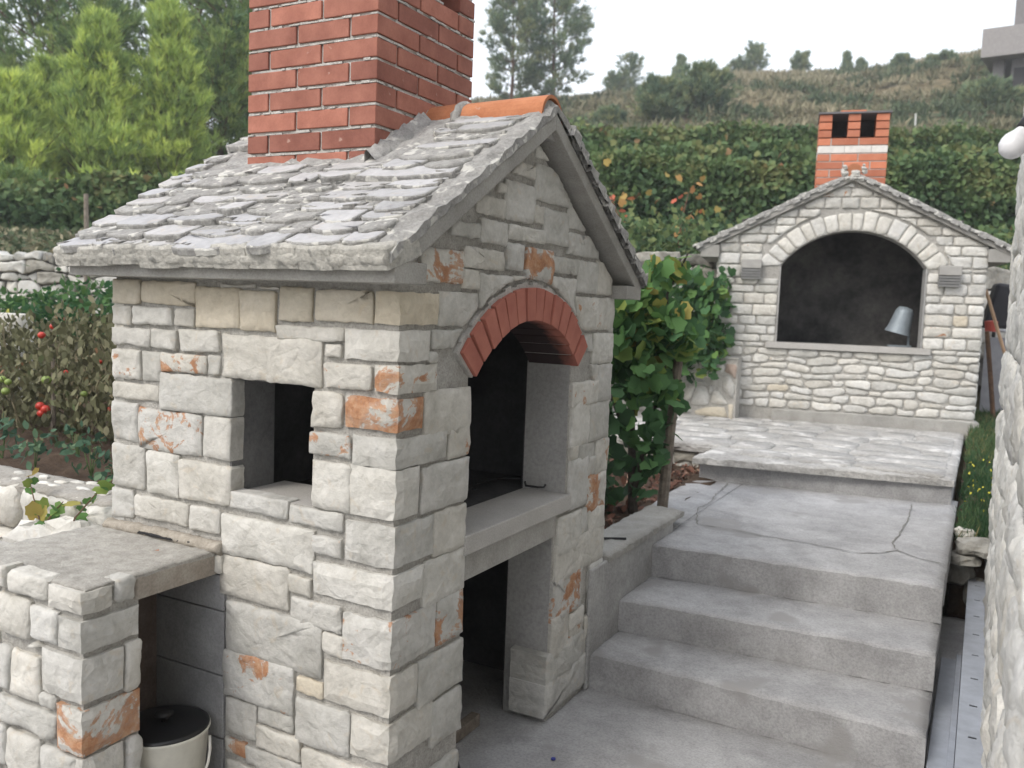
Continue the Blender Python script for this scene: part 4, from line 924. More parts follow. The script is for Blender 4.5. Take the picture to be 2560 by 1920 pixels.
# arch stones
na=15; hA=math.asin((OX1-OX0)/2/OR); t=-hA-.12; ths=[]
while t<hA+.10:
    dt=rn.uniform(.10,.165); ths.append((t,min(t+dt,hA+.13))); t+=dt
for t0,t1 in ths:
    r0,r1=OR+.003,OR+rn.uniform(.155,.19); g=.006
    q=[(OC[0]+r*math.sin(t),OC[1]+r*math.cos(t)) for t,r in ((t0+g/r0,r0),(t1-g/r0,r0),(t1-g/r1,r1),(t0+g/r1,r1))]
    q=clip(q[::-1] if area(q)<0 else q,0,-1,-OZ1+.0)
    stone(FB2,q,rn,SW if rn.random()<.9 else S_SOME,B2,'arch_stone',**k2)
def place2(q,fr=FB2,**kk):
    q=clip(q,SB,1,2.335+SB*XC); q=clip(q,-SB,1,2.335-SB*XC)
    if len(q)<3 or area(q)<.0016: return
    c=cen(q); d=math.hypot(c[0]-OC[0],c[1]-OC[1])
    if c[1]>OZ0-.06 and c[1]<OZ1+.02 and OX0<c[0]<OX1: return
    if c[1]>=OZ1-.06:
        if d<OR+.185 and OX0-.17<c[0]<OX1+.17: return
        if OX0-.25<c[0]<OX1+.25: q=push(q,OC,OR+.200)
    m_=rn.random(); stone(fr,q,rn,SW if m_<.72 else (S_PLAIN if m_<.95 else (S_CREAM if m_<.97 else S_SOME)),B2,**{**k2,**kk,'top':rn.uniform(.008,.015)})
for u0,u1 in ((X0,OX0-.002),(OX1+.002,X1)):
    for a in courses(u0,u1,.775,1.535,(.068,.115),(.11,.26),rn,joint=.012): place2(rect(*a))
for a in courses(X0,X1,1.535,2.36,(.075,.13),(.13,.27),rn,joint=.012): place2(rect(*a))
for q in rubble(X0,X1,.13,.725,.075,.20,rn,joint=.013,skew=.42): place2(q,wob=.005,rnd=.022)
for u0,u1 in ((X0,-.81),(.70,X1)):
    for q in rubble(u0,u1,.725,.775,.05,.2,rn,joint=.012,skew=0): place2(q)
# right side face
FB3=Frame((X1,0,0),(0,1,0),(0,0,1))
for a in courses(.05,DEP,.13,1.72,(.08,.14),(.15,.3),rn): stone(FB3,rect(*a),rn,SW,B2,**{**k2,'rings':1})
FB4=Frame((X0,0,0),(0,-1,0),(0,0,1))
for a in courses(-DEP,-.05,.13,1.72,(.08,.14),(.15,.3),rn): stone(FB4,rect(*a),rn,SW,B2,**{**k2,'rings':1})
o=grid_slab('plinth',-.70,1.15,-.035,.3,.135,.2,CONC,B2,step=.06,amp=.006,seed=3,edge=.02)
# roof
mb=MB(); th2=.05; xl,xr=-1.50,1.31
mb.prism([(xl,0,zb(xl)),(XC,0,zb(XC)),(XC,0,zb(XC)+th2),(xl,0,zb(xl)+th2)][::-1],(0,-.06,0),(0,DEP+.05,0))
mb.prism([(XC,0,zb(XC)),(xr,0,zb(xr)),(xr,0,zb(xr)+th2),(XC,0,zb(XC)+th2)][::-1],(0,-.06,0),(0,DEP+.05,0))
mb.build('roof_slab',CONC,B2,bevel=.004)
for a,b in ((xl+.02,X0+.012),(X1-.012,xr-.02)):
    mb=MB(); mb.box(a,b,-.055,DEP,1.60,1.72); mb.build('eave_beam',CONC,B2,bevel=.004)
ang2=math.atan(SB)
rs=random.Random(6)
for sgn in (-1,1):
    xe=xl if sgn<0 else xr; zz=zb(xe)+th2-.02
    fr=Frame((xe-.03*-sgn*-1,-.08,zz),(0,-1,0) if sgn<0 else (0,1,0),(-sgn*math.cos(ang2),0,math.sin(ang2)))
    if sgn<0: fr=Frame((xe-.03,DEP+.06,zz),(0,-1,0),(math.cos(ang2),0,math.sin(ang2)))
    else: fr=Frame((xe+.03,-.08,zz),(0,1,0),(-math.cos(ang2),0,math.sin(ang2)))
    slates(fr,DEP+.14,1.50,None,B2,rs,nc=11,scale=1.15,lift=-.01)
mb=MB(); V=[]
for i in range(25):
    s=-1+2*i/24; x=XC+s*(1.40); V.append((x,zb(x)+th2+.002,zb(x)+th2+.040+rs.uniform(-.012,.010)))
for a,b in zip(V[:-1],V[1:]): mb.prism([(a[0],0,a[1]),(b[0],0,b[1]),(b[0],0,b[2]),(a[0],0,a[2])][::-1],(0,-.068,0),(0,.02,0))
mb.build('verge_mortar',ROOFM,B2)
mb=MB(); mb.tube([(XC,-.07,2.43),(XC,DEP,2.43)],.07,12); mb.build('ridge_tile',TILE,B2)
lumps('ridge_mortar',[(XC+.085*s+rs.uniform(-.01,.01),-.05+rs.uniform(-.03,.03),2.42+i*.016,.032-.004*i) for s in (-1,1) for i in range(5)]+[(XC+rs.uniform(-.08,.08),-.055,2.37+rs.uniform(-.02,.05),.04) for i in range(10)],plain_mat('lime_mortar',(.42,.41,.37),(.60,.59,.55),22,.95,.9,.01),B2,4)
# chimney
CH2=link('chimney',None,None,B2); CH2.empty_display_size=.1
cx0,cx1,cy0,cy1=-.425,.225,.40,.90; zt=3.06; co2=.0775
rows=[zt-co2*(k+1) for k in range(14)]
g=.011
mb=MB(); mb.box(cx0+.008,cx1-.008,cy0+.008,cy1-.008,1.95,zt-3*co2-.005); mb.build('chimney_mortar',BMORT,CH2)
W2=(cx1-cx0)
for k,z in enumerate(rows):
    z0,z1=z+g/2,z+co2-g/2
    if z<2.0: break
    mt=BRICK_F
    if k<3: segs=[(cx0,cx0+.12),(cx0+.27,cx0+.385),(cx1-.12,cx1)]
    elif k==4: mt=BRICK_W; segs=[(cx0,cx0+.25),(cx0+.253,cx0+.50),(cx0+.503,cx1)]
    elif k%2==1: segs=[(cx0,cx0+.115),(cx0+.128,cx0+.375),(cx0+.387,cx1)]
    else: segs=[(cx0,cx0+.24),(cx0+.252,cx0+.49),(cx0+.502,cx1)]
    for a,b in segs:
        brick(CH2,a,b,cy0,cy0+.11,z0,z1,mt,rn)
        if k>=2: brick(CH2,a,b,cy1-.11,cy1,z0,z1,mt,rn)
    if k<2: brick(CH2,cx0,cx0+.32,cy1-.11,cy1,z0,z1,mt,rn); brick(CH2,cx0+.33,cx1,cy1-.11,cy1,z0,z1,mt,rn)
    for a in (cx0,cx1-.11): brick(CH2,a,a+.11,cy0+.122,cy1-.122,z0,z1,mt,rn)
mb=MB(); mb.box(cx0-.01,cx1+.02,cy0-.02,cy1+.02,zt,zt+.016); mb.build('chimney_cap',flat('thin_cap_slab',(.16,.16,.17),.8),CH2)
brick(CH2,cx0+.20,cx0+.44,cy0+.1,cy0+.22,zt+.018,zt+.055,BRICK_F,rn)
mb=MB(); mb.box(cx0+.09,cx1-.09,cy1-.135,cy1-.113,zt-2*co2,zt); mb.build('flue_soot',SOOT,CH2)
mb=MB(); mb.box(cx0+.112,cx0+.122,cy0+.12,cy1-.14,zt-3*co2,zt); mb.build('flue_soot',SOOT,CH2)
# wall lamps beside the hearth
for x,z,side in ((-.98,1.50,'left'),(.80,1.475,'right')):
    p_=Vector((x,0,0)); wp=B2.matrix_basis if False else None
    wx=PB.x+x*math.cos(YAWB); wy=PB.y+x*math.sin(YAWB)
    L=empty('wall_lamp',(wx,wy,PB.z+z),YAWB,label=f'grey box-shaped wall lamp on the {side} of the far barbecue hearth',category='lamp',group='box lamps on the far barbecue')
    GM=flat('lamp_housing',(.36,.35,.33),.6)
    mb=MB(); mb.box(-.095,.095,-.085,-.012,-.005,.085); mb.build('housing',GM,L,bevel=.006)
    for i in range(4): mb=MB(); mb.box(-.095,.095,-.08+.004*i,-.012,-.030-.026*i,-.012-.026*i); mb.build('louvre',flat('lamp_louvre',(.22,.22,.215),.6),L)
    mb=MB(); mb.box(-.085,.085,-.055,-.012,-.105,-.005); mb.build('lamp_body',flat('lamp_inner',(.14,.14,.14),.6),L)
# grey metal hood lamp standing inside the far hearth
def b2w(x,y,z): return Vector((PB.x+x*math.cos(YAWB)-y*math.sin(YAWB),PB.y+x*math.sin(YAWB)+y*math.cos(YAWB),PB.z+z))
HL=empty('metal_funnel',tuple(b2w(.47,.33,.782)),YAWB,label='bluish grey metal hood on a thin stand inside the far hearth, right side',category='hood')
SH=flat('blue_grey_metal',(.25,.29,.32),.5,.2)
mb=MB(); mb.lathe([(.125,0),(.105,.06),(.085,.22),(.062,.26),(0,.27)],n=24); mb.build('hood',SH,HL,(-.04,0,.13),smooth=True,rot=Matrix.Rotation(R(14),4,'Y'))
mb=MB(); mb.box(.055,.075,-.01,.01,0,.34); mb.build('stand',SH,HL)
mb=MB(); mb.box(-.12,.09,-.05,.05,0,.014); mb.build('base',SH,HL)
# clad wall left of the far barbecue: crazy paving
CW=empty('low_wall',(-.93,6.5,.655),R(4),label='low wall clad with polygonal crazy paving, left of the far barbecue',category='wall')
mb=MB(); mb.box(-1.9,.29,0,.22,0,.60); mb.build('wall_core',MORTAR,CW)
fr=Frame((0,-.0,0),(1,0,0),(0,0,1)); sc=.00181*1.0
CP=[([(400,1062),(455,1085),(488,1180),(482,1232),(350,1225),(330,1160)],'w'),([(470,1080),(650,1085),(612,1235),(500,1240)],''),([(665,1100),(745,1120),(735,1180),(680,1215),(655,1310),(600,1290),(645,1210)],''),([(760,1105),(865,1110),(860,1240),(800,1190),(752,1185)],'r'),([(740,1240),(790,1200),(850,1290),(845,1420),(735,1330)],''),([(640,1350),(700,1350),(800,1460),(750,1470),(625,1450)],''),([(470,1315),(570,1320),(605,1400),(600,1480),(490,1495),(415,1480)],'w'),([(380,1330),(455,1315),(420,1440),(350,1450)],'w'),([(430,1265),(550,1265),(560,1295),(430,1300)],''),([(300,1500),(400,1490),(440,1560),(300,1570)],''),([(460,1540),(600,1500),(770,1490),(800,1590),(480,1575)],'r2'),([(800,1460),(850,1450),(850,1600),(815,1600)],'r2'),([(600,1300),(640,1330),(610,1390),(580,1330)],'')]
for q,t in CP:
    pts=[((x-870)*.00097+.29,(1600-y)*.00112) for x,y in q][::-1]
    stone(fr,pts,rn,{'w':S_WHITE,'':S_PLAIN,'r':stone_mat('pink_slab',(.32,.24,.20),(.42,.33,.28),(.48,.40,.35)),'r2':S_CREAM}[t],CW,'cladding_stone',depth=.02,top=.012,jit=.003,step=.05,rings=1,bev=.006,wob=.004,rnd=.012)
for q in rubble(-1.85,-.30,.02,.59,.19,.22,rn,joint=.02,skew=.5): stone(fr,q,rn,S_PLAIN,CW,'cladding_stone',depth=.02,top=.012,jit=.003,step=.06,rings=1,bev=.006,wob=.008,rnd=.04)
mb=MB(); mb.box(-1.9,.295,-.012,.225,.60,.615); mb.build('wall_cap',CONC,CW)
# ================================================================= DRY STONE WALLS AND WHITE WALL
def drywall(name,p0,p1,z0,z1,h,wd,label,seed,th=.5,mat=None):
    d=Vector((p1[0]-p0[0],p1[1]-p0[1],0)); L=d.length; d.normalize(); r=random.Random(seed)
    E=empty(name,(p0[0],p0[1],z0),label=label,category='wall'); n=Vector((d.y,-d.x,0))
    if n.dot(Vector(CAMPOS)-Vector((p0[0],p0[1],0)))<0: n=-n
    fr=Frame((0,0,0),d,(0,0,1),n)
    if d.cross(Vector((0,0,1))).dot(n)<0: fr=Frame((0,0,0),-d,(0,0,1)); off=-L
    else: off=0
    for q in rubble(off,off+L,0,z1-z0,h,wd,r,joint=.012,skew=.45):
        q=[(a,b+(r.uniform(-.05,.05) if b>z1-z0-.02 else 0)) for a,b in q]
        stone(fr,q,r,(mat or (S_WHITE if r.random()<.72 else S_DARK)),E,depth=.16,top=r.uniform(-.03,.03),jit=.022,bulge=.004,step=.06,rings=2,bev=.012,wob=.008,rnd=.022)
    mb=MB(); a=fr.at(off,0,-.05);b=fr.at(off+L,0,-.05); w_=-fr.w*th
    mb.prism([tuple(a),tuple(b),tuple(b+w_),tuple(a+w_)],(0,0,-.3),(0,0,z1-z0-.08)); mb.build('wall_core',plain_mat('rubble_core',(.10,.095,.085),(.22,.21,.19),12,.95,.8,.02),E)
    return E
drywall('dry_stone_wall',(-10.8,2.85),(-4.4,6.28),1.30,2.09,.11,.21,'white dry stone wall at the left edge below the vineyard',1)
drywall('dry_stone_wall',(-3.6,6.35),(.1,8.35),1.0,2.34,.19,.36,'bright dry stone wall behind the vine, left of the far barbecue',2)
drywall('dry_stone_wall',(1.2,8.95),(3.6,10.2),1.3,2.30,.19,.36,'dry stone wall showing between the far barbecue roof and the house wall',3)
BWL=empty('block_wall',(-5.4,1.72,.8),label='low whitewashed block wall behind the tomato row at the left edge',category='wall')
d=Vector((.88,.42,0)).normalized(); fr=Frame((0,0,0),d,(0,0,1)); rr=random.Random(4)
for a in courses(-1.5,.62,-.1,.70,(.2,.2),(.22,.24),rr,joint=.01): stone(fr,rect(*a),rr,S_WHITE,BWL,'block',depth=.15,top=.0,jit=.002,rings=1,step=.12,bev=.006,rnd=.006)
# ================================================================= HOUSE WALL, RIGHT
HW=empty('house_wall',(1.585,0,0),label='tall rough white stone house wall running along the right edge',category='house')
mb=MB(); mb.box(.03,.5,-4,3.95,-.1,4.4); mb.build('wall_core',MORTAR,HW)
fr=Frame((.0,3.98,0),(0,-1,0),(0,0,1)); rr=random.Random(19); 
for q in rubble(0,7.4,-.05,4.4,.26,.40,rr,joint=.012,skew=.4): stone(fr,q,rr,S_WHITE,HW,depth=.05,top=.008,jit=.012,bulge=.014,step=.06,rings=3,bev=.016,wob=.006,rnd=.05)
fr=Frame((.5,3.98,0),(-1,0,0),(0,0,1))
for a in courses(0,.48,0,4.4,(.2,.3),(.2,.28),rr): stone(fr,rect(*a),rr,S_WHITE,HW,**{**kp,'rings':1})
BU=empty('light_bulb',(1.515,.42,2.17),label='white light bulb in a black socket on the house wall',category='light bulb')
bm=flat('frosted_glass',(.70,.70,.72),.25,0,.5)
ax=Vector((-.55,-.35,-1)).normalized(); rot=ax.to_track_quat('Z','Y').to_matrix().to_4x4()
mb=MB(); prof=[(.013,0),(.0145,.012),(.020,.028),(.0295,.047),(.031,.058),(.029,.072),(.020,.085),(.010,.0905),(0,.092)]; mb.lathe(prof,n=28); mb.build('bulb_glass',bm,BU,(0,0,0),smooth=True,rot=rot)
mb=MB(); mb.lathe([(0,-.045),(.019,-.043),(.020,.012),(.016,.016),(.0,.016)],n=20); mb.build('socket',BLACK,BU,(0,0,0),smooth=True,rot=rot)
mb=MB(); mb.tube([(.01,.01,.04),(.03,.02,.09),(.055,.03,.14),(.06,.03,.3)],.004,6); mb.build('cable',BLACK,BU)
# metal channel beside the steps
MC=empty('metal_channel',(1.53,2.6,.0),label='long galvanised slotted channel lying between the steps and the house wall',category='channel')
mb=MB(); y0,y1=-2.2,1.12; xa,xb=-.050,.050; zt2=.2
ys=[y0]
for k in range(11): c0=y1-.16-.30*k; ys+=[c0-.008,c0+.008]
ys=sorted(ys+[y1])
for a,b in zip(ys[:-1],ys[1:]):
    if abs(b-a)<.02: mb.box(xa,-.014,a,b,zt2-.003,zt2); mb.box(.014,xb,a,b,zt2-.003,zt2)
    else: mb.box(xa,xb,a,b,zt2-.003,zt2)
mb.box(xa,xa+.003,y0,y1,zt2-.06,zt2-.003); mb.box(xb-.003,xb,y0,y1,zt2-.06,zt2-.003); mb.build('channel_body',GALV,MC)
mb=MB(); mb.box(xa+.004,xb-.004,y0,y1,zt2-.05,zt2-.045); mb.build('channel_bed',BLACK,MC)
mb=MB(); mb.box(-.045,.045,-1.8,.6,.0,.135); o=mb.build('bearer',GALV,MC)
mb=MB(); mb.box(-.085,-.003,-2.2,.75,0,.03); mb.box(-.02,.004,-2.2,.75,.03,.06); tag(mb.build('metal_profile',GALV,None,(1.475,1.9,.03),bevel=.002),'narrow pale metal strip on the ground beside the steps','profile')
# grass bank with retaining stones
gz=lambda X,Y:.40+.085*max(0,Y-3.7)
soil('grass_bank',1.385,4.6,3.72,8.5,gz,7,label='grassy bank right of the terrace')
rr=random.Random(41)
def boulder(name,x,y,z,sx,sy,sz,mat,label,group,seed):
    mb=MB(); V=[];F=[]; n=14
    for a in range(9):
        ph=-math.pi/2+math.pi*a/8
        for q in range(n):
            t=2*math.pi*q/n; u_=Vector((math.cos(t)*math.cos(ph),math.sin(t)*math.cos(ph),math.sin(ph)))
            s=1+.5*mnoise.noise(u_*1.2+Vector((seed*3.3,0,0)))+.2*mnoise.noise(u_*3+Vector((seed,5,0)))
            V.append((u_.x*sx*s,u_.y*sy*s,max(-.6,min(.6,u_.z))*sz*1.5*s))
    for a in range(8):
        for q in range(n): F.append((a*n+q,a*n+(q+1)%n,(a+1)*n+(q+1)%n,(a+1)*n+q))
    mb.add(V,F); return tag(mb.build(name,mat,None,(x,y,z)),label,'stone',group)
boulder('edge_stone',1.52,3.66,.40,.115,.12,.045,S_DARK,'flat grey stone capping the grass bank at the end of the metal channel','stones holding the grass bank',1)
boulder('edge_stone',1.45,3.62,.33,.09,.09,.03,S_DARK,'thin flat stone under the capping stone of the grass bank','stones holding the grass bank',2)
boulder('edge_stone',1.44,3.70,.22,.07,.06,.07,S_DARK,'dark upright stone low in the gap beside the steps','stones holding the grass bank',3)
boulder('edge_stone',1.44,3.80,.44,.06,.06,.03,S_PLAIN,'small pale stone at the foot of the grass next to the landing','stones holding the grass bank',4)
boulder('edge_stone',1.53,3.72,.12,.08,.07,.09,S_DARK,'rounded stone at the bottom of the bank behind the metal channel','stones holding the grass bank',5)
# corner with barrow right of the far barbecue
WB=empty('wheelbarrow',(1.72,8.35,.70),YAWB,label='dark wheelbarrow tipped up beside the far barbecue, half hidden by the house wall',category='wheelbarrow')
mb=MB(); mb.prism([(-.30,0,.95),(.30,0,.95),(.24,0,1.36),(-.20,0,1.42)],(0,-.05,0),(0,.20,0)); mb.build('tray',flat('black_tray',(.02,.02,.025),.5),WB,bevel=.03)
mb=MB(); mb.tube([(-.28,-.08,.93),(.30,-.08,.93)],.018,8); mb.build('frame_bar',flat('grey_bar',(.4,.4,.42),.5),WB)
mb=MB(); mb.tube([(-.18,-.02,.0),(-.2,-.04,.95)],.018,8); mb.build('leg',BLACK,WB); mb=MB(); mb.tube([(.2,-.02,.0),(.2,-.04,.95)],.018,8); mb.build('leg',BLACK,WB)
mb=MB(); mb.box(-.26,.32,0,.03,0,.90); tag(mb.build('grey_panel',flat('grey_sheet',(.30,.30,.32),.7),None,(1.72,8.12,.66),bevel=.003),'upright grey sheet leaning behind the far barbecue corner','panel')
mb=MB(); mb.tube([(1.43,7.62,2.02),(1.60,7.70,1.52),(1.78,7.80,1.0),(1.85,7.85,.70)],.016,8); tag(mb.build('wooden_pole',flat('pale_wood',(.42,.28,.18),.8)),'slim pale wooden pole leaning beside the far barbecue','pole')
mb=MB(); mb.tube([(1.47,7.75,1.62),(1.53,7.8,1.2),(1.60,7.85,.68)],.022,8); tag(mb.build('wooden_branch',BARK),'crooked brown branch leaning against the far barbecue corner','branch')
mb=MB(); mb.lathe([(0,0),(.05,0),(.06,.10),(0,.11)],n=12); tag(mb.build('red_pot',flat('red_plastic',(.40,.07,.05),.6),None,(1.50,7.85,1.62)),'small red object hanging beside the wheelbarrow','pot')

# ================================================================= VEGETATION
def tri_mesh(name,V,T,tint=None):
    V=np.asarray(V,dtype=np.float32); T=np.asarray(T,dtype=np.int32)
    me=bpy.data.meshes.new(name); me.vertices.add(len(V)); me.vertices.foreach_set('co',V.ravel())
    me.loops.add(T.size); me.loops.foreach_set('vertex_index',T.ravel()); me.polygons.add(len(T))
    me.polygons.foreach_set('loop_start',np.arange(0,T.size,3,dtype=np.int32)); me.polygons.foreach_set('loop_total',np.full(len(T),3,dtype=np.int32))
    if tint is not None:
        a=me.attributes.new('tint','FLOAT','POINT'); a.data.foreach_set('value',np.asarray(tint,dtype=np.float32))
    me.update(calc_edges=True); return me
rg=np.random.default_rng(5)
def unit(n): 
    v=rg.normal(size=(n,3)); return v/np.linalg.norm(v,axis=1,keepdims=True)
GRAPE=np.array([(0,.02),(.27,-.14),(.50,.08),(.45,.34),(.44,.60),(.27,.66),(0,.92),(-.27,.66),(-.44,.60),(-.45,.34),(-.50,.08),(-.27,-.14)])
GT=[(0,i,i+1) for i in range(1,11)]
OVAL=np.array([(0,0),(.22,.25),(.26,.6),(0,1),(-.26,.6),(-.22,.25)]); OT=[(0,1,5),(1,2,5),(2,4,5),(2,3,4)]
QUAD=np.array([(0,0),(.35,.45),(0,1),(-.35,.5)]); QT=[(0,1,2),(0,2,3)]
def leaves(pos,size,shape='grape',droop=.5,curl=.25,up=None,tint=None,normal_bias=None):
    """a leaf at every position; returns arrays"""
    S,Tt={'grape':(GRAPE,GT),'oval':(OVAL,OT),'quad':(QUAD,QT)}[shape]
    n=len(pos); k=len(S)
    d=unit(n); d[:,2]-=droop; d/=np.linalg.norm(d,axis=1,keepdims=True)
    nn=unit(n)
    if normal_bias is not None: nn=nn*.8+np.asarray(normal_bias)
    u=np.cross(d,nn); u/=np.linalg.norm(u,axis=1,keepdims=True)+1e-9; nn=np.cross(u,d)
    sz=np.asarray(size).reshape(-1,1,1)*np.ones((n,1,1))
    sx=S[:,0][None,:,None]; sy=S[:,1][None,:,None]
    cu=rg.uniform(-curl,curl,(n,1,1))
    V=pos[:,None,:]+sz*(u[:,None,:]*sx+d[:,None,:]*sy+nn[:,None,:]*(-(sx**2)*cu*3-(sy-.4)**2*cu))
    T=np.array(Tt)[None]+ (np.arange(n)*k)[:,None,None]
    t=(rg.random(n) if tint is None else tint)
    return V.reshape(-1,3),T.reshape(-1,3),np.repeat(t,k)
def join(L):
    V=[];T=[];t=[];o=0
    for a,b,c in L: V.append(a);T.append(b+o);t.append(c);o+=len(a)
    return np.concatenate(V),np.concatenate(T),np.concatenate(t)
def needles(pos,dirs,ln,k=7,wd=.1,spread=.55,tint=None):
    n=len(pos); P=np.repeat(pos,k,0); D=np.repeat(dirs,k,0)+unit(n*k)*spread; D/=np.linalg.norm(D,axis=1,keepdims=True)
    L=(np.repeat(np.asarray(ln)*np.ones(n),k)*rg.uniform(.6,1.25,n*k))[:,None]
    side=np.cross(D,unit(n*k)); side/=np.linalg.norm(side,axis=1,keepdims=True)+1e-9
    P=P+unit(n*k)*L*.25
    V=np.stack([P-side*L*wd,P+side*L*wd,P+D*L],1); T=np.arange(n*k*3).reshape(-1,3)
    t=np.repeat(rg.random(n) if tint is None else tint,k); t=np.clip(t+rg.normal(0,.08,len(t)),0,1)
    return V.reshape(-1,3),T,np.repeat(t,3)
VINE_LEAF=leaf_mat('vine_leaf',[(0,(0.042,0.085,0.044)),(.35,(0.071,0.160,0.066)),(.65,(0.122,0.244,0.074)),(.85,(0.281,0.337,0.085)),(.95,(0.431,0.281,0.094)),(1,(0.581,0.150,0.094))],.3)
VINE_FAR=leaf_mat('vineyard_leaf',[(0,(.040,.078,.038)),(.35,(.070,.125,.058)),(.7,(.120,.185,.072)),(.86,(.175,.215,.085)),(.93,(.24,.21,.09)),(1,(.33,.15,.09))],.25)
PINE_D=leaf_mat('pine_needles_dark',[(0,(0.071,0.134,0.066)),(.5,(0.165,0.260,0.088)),(1,(0.352,0.428,0.129))],.25)
PINE_Y=leaf_mat('pine_needles_young',[(0,(0.155,0.243,0.087)),(.5,(0.360,0.478,0.134)),(1,(0.687,0.775,0.199))],.35)
PINE_B=leaf_mat('pine_needles_bluish',[(0,(0.086,0.151,0.110)),(.5,(0.180,0.255,0.151)),(1,(0.339,0.358,0.170))],.3)
TOMATO_LEAF=leaf_mat('wilted_tomato_leaf',[(0,(.060,.058,.035)),(.3,(.12,.12,.065)),(.6,(.19,.19,.105)),(.82,(.27,.25,.16)),(.92,(.12,.18,.07)),(1,(.30,.17,.10))],.2)
GREEN=leaf_mat('pepper_leaf',[(0,(.018,.060,.026)),(.5,(.040,.115,.045)),(1,(.10,.19,.055))],.3)
WEED=leaf_mat('weed_leaf',[(0,(.040,.090,.060)),(.5,(.075,.15,.095)),(1,(.13,.20,.11))],.25)
SCRUB=leaf_mat('dry_scrub',[(0,(0.068,0.106,0.059)),(.3,(0.119,0.151,0.080)),(.5,(0.202,0.196,0.119)),(.8,(0.317,0.285,0.189)),(1,(0.432,0.381,0.266))],.2)
LITTER=leaf_mat('fallen_leaves',[(0,(.05,.03,.022)),(.4,(.12,.06,.042)),(.8,(.20,.095,.065)),(1,(.36,.24,.17))],.1)
GRASS=leaf_mat('grass',[(0,(0.022,0.061,0.028)),(.5,(0.055,0.116,0.050)),(.85,(0.121,0.165,0.066)),(1,(0.264,0.231,0.110))],.25)
def tree(name,x,y,zb,H,Rw,label,cat,group,seed,mat,kind='pine',nb=60,tufts=26,ln=.16,trunk=True,tw=.09,lean=(0,0),start=.12,k=7,twoz=None,wd=.09):
    global rg; rg=np.random.default_rng(seed)
    T=empty(name,(x,y,zb),label=label,category=cat,group=group)
    if kind=='bush': H*=.5
    tr=MB(); pts=[]
    for i in range(7):
        f=i/6; pts.append((lean[0]*f*f+.03*H*.3*math.sin(f*5+seed),lean[1]*f*f+.02*H*.3*math.cos(f*4+seed),H*f*.97))
    tr.tube(pts,[tw*(1-.85*i/6)+.008 for i in range(7)],8)
    P=[];D=[];TT=[]
    for b in range(nb):
        f=start+(1-start)*((b+.5)/nb)**.9; f=min(.99,f+rg.normal(0,.01)); az=b*2.399+rg.normal(0,.4)
        i=min(5,int(f*6)); ff=f*6-i; base=np.array(pts[i])*(1-ff)+np.array(pts[i+1])*ff
        if kind=='young': prof=(1-f)**.5*.85+.14; el=R(35+30*f)
        elif kind=='umbrella': prof=.55+.5*math.sin(math.pi*min(1,(f-start)/(1-start)))-.25*f; el=R(12+30*f)
        elif kind=='bush': prof=.9*math.sqrt(max(.05,1-(f-.25)**2*1.3)); el=R(20+45*f)
        else: prof=.45+.6*math.sin(math.pi*(.15+.8*(f-start)/(1-start)))*.9; el=R(15+30*f)
        L=Rw*prof*rg.uniform(.65,1.15)
        d=np.array([math.cos(az)*math.cos(el),math.sin(az)*math.cos(el),math.sin(el)])
        end=base+d*L+np.array([0,0,(.10 if kind!='umbrella' else .05)*L])
        mid=(base+end)/2+np.array([0,0,-.06*L]); tr.tube([base,mid,end],[max(.012,tw*.28*(1-f*.6)),tw*.14,.006],4,caps=False)
        L*=(1+.28*math.sin(az*2+f*9+seed)); nt_=max(4,int(tufts*(L/Rw+.15)))
        s=rg.uniform(.22 if kind!='umbrella' else .45,1.0,nt_)[:,None]
        pos=base*(1-s)**2+2*mid*s*(1-s)+end*s*s
        # side twigs in clumps
        off=unit(nt_)*(.16*L+.05*Rw)*rg.uniform(.2,1,(nt_,1))*(.4+.8*np.sin(np.pi*np.clip(s,0,1)*.9)); off[:,2]*=.55
        pos=pos+off; dd=d[None]*.6+off/(np.linalg.norm(off,axis=1,keepdims=True)+1e-6)*.5
        dd[:,2]+= {'young':.9,'umbrella':.45}.get(kind,.35)
        cl=rg.normal(.5,.16)
        P.append(pos);D.append(dd/np.linalg.norm(dd,axis=1,keepdims=True)); TT.append(np.clip(cl+rg.normal(0,.14,nt_)+.18*(s[:,0]-.6),0,1))
    if kind=='young':       # leaders and upright shoots
        for q in range(int(nb*.35)):
            a=rg.uniform(0,6.28); rr_=Rw*rg.uniform(0,.8); z=H*(1-rr_/Rw*.75)*rg.uniform(.72,1.0); n=9
            zz_=np.linspace(0,.16*H,n); pos=np.stack([np.full(n,math.cos(a)*rr_*.75),np.full(n,math.sin(a)*rr_*.75),z-.10*H+zz_],1)+rg.normal(0,.02,(n,3))
            P.append(pos);D.append(np.tile([[0,0,1.]],(n,1)));TT.append(np.clip(rg.normal(.82,.1,n),0,1))
    P=np.concatenate(P);D=np.concatenate(D);TT=np.concatenate(TT)
    V,F_,t=needles(P,D,ln,k=k,wd=wd,spread=.6,tint=TT)
    link('crown',tri_mesh('crown',V,F_,t),mat,T)
    if trunk: tr.build('trunk',BARK,T,smooth=True)
    return T
def gz0(x,y): return ground_z(x,y)
def put(name,x,y,ztop,Rw,label,cat,group,seed,mat,kind,zb=None,**k):
    b=gz0(x,y)-.1 if zb is None else zb
    return tree(name,x,y,b,ztop-b,Rw,label,cat,group,seed,mat,kind,**k)
GL='pines on the slope at the left'
put('pine_tree',-22.8,14.5,11.4,3.2,'tall airy pine with dark bare trunk at the left edge of the photo','tree',GL,1,PINE_D,'umbrella',nb=70,tufts=44,ln=.26,start=.36,tw=.16,k=9)
put('pine_tree',-16.27,11.14,7.55,1.5,'young yellow-green pine with upright feathery tip, middle of the left grove','tree',GL,2,PINE_Y,'young',nb=110,tufts=44,ln=.20,start=.03,k=8)
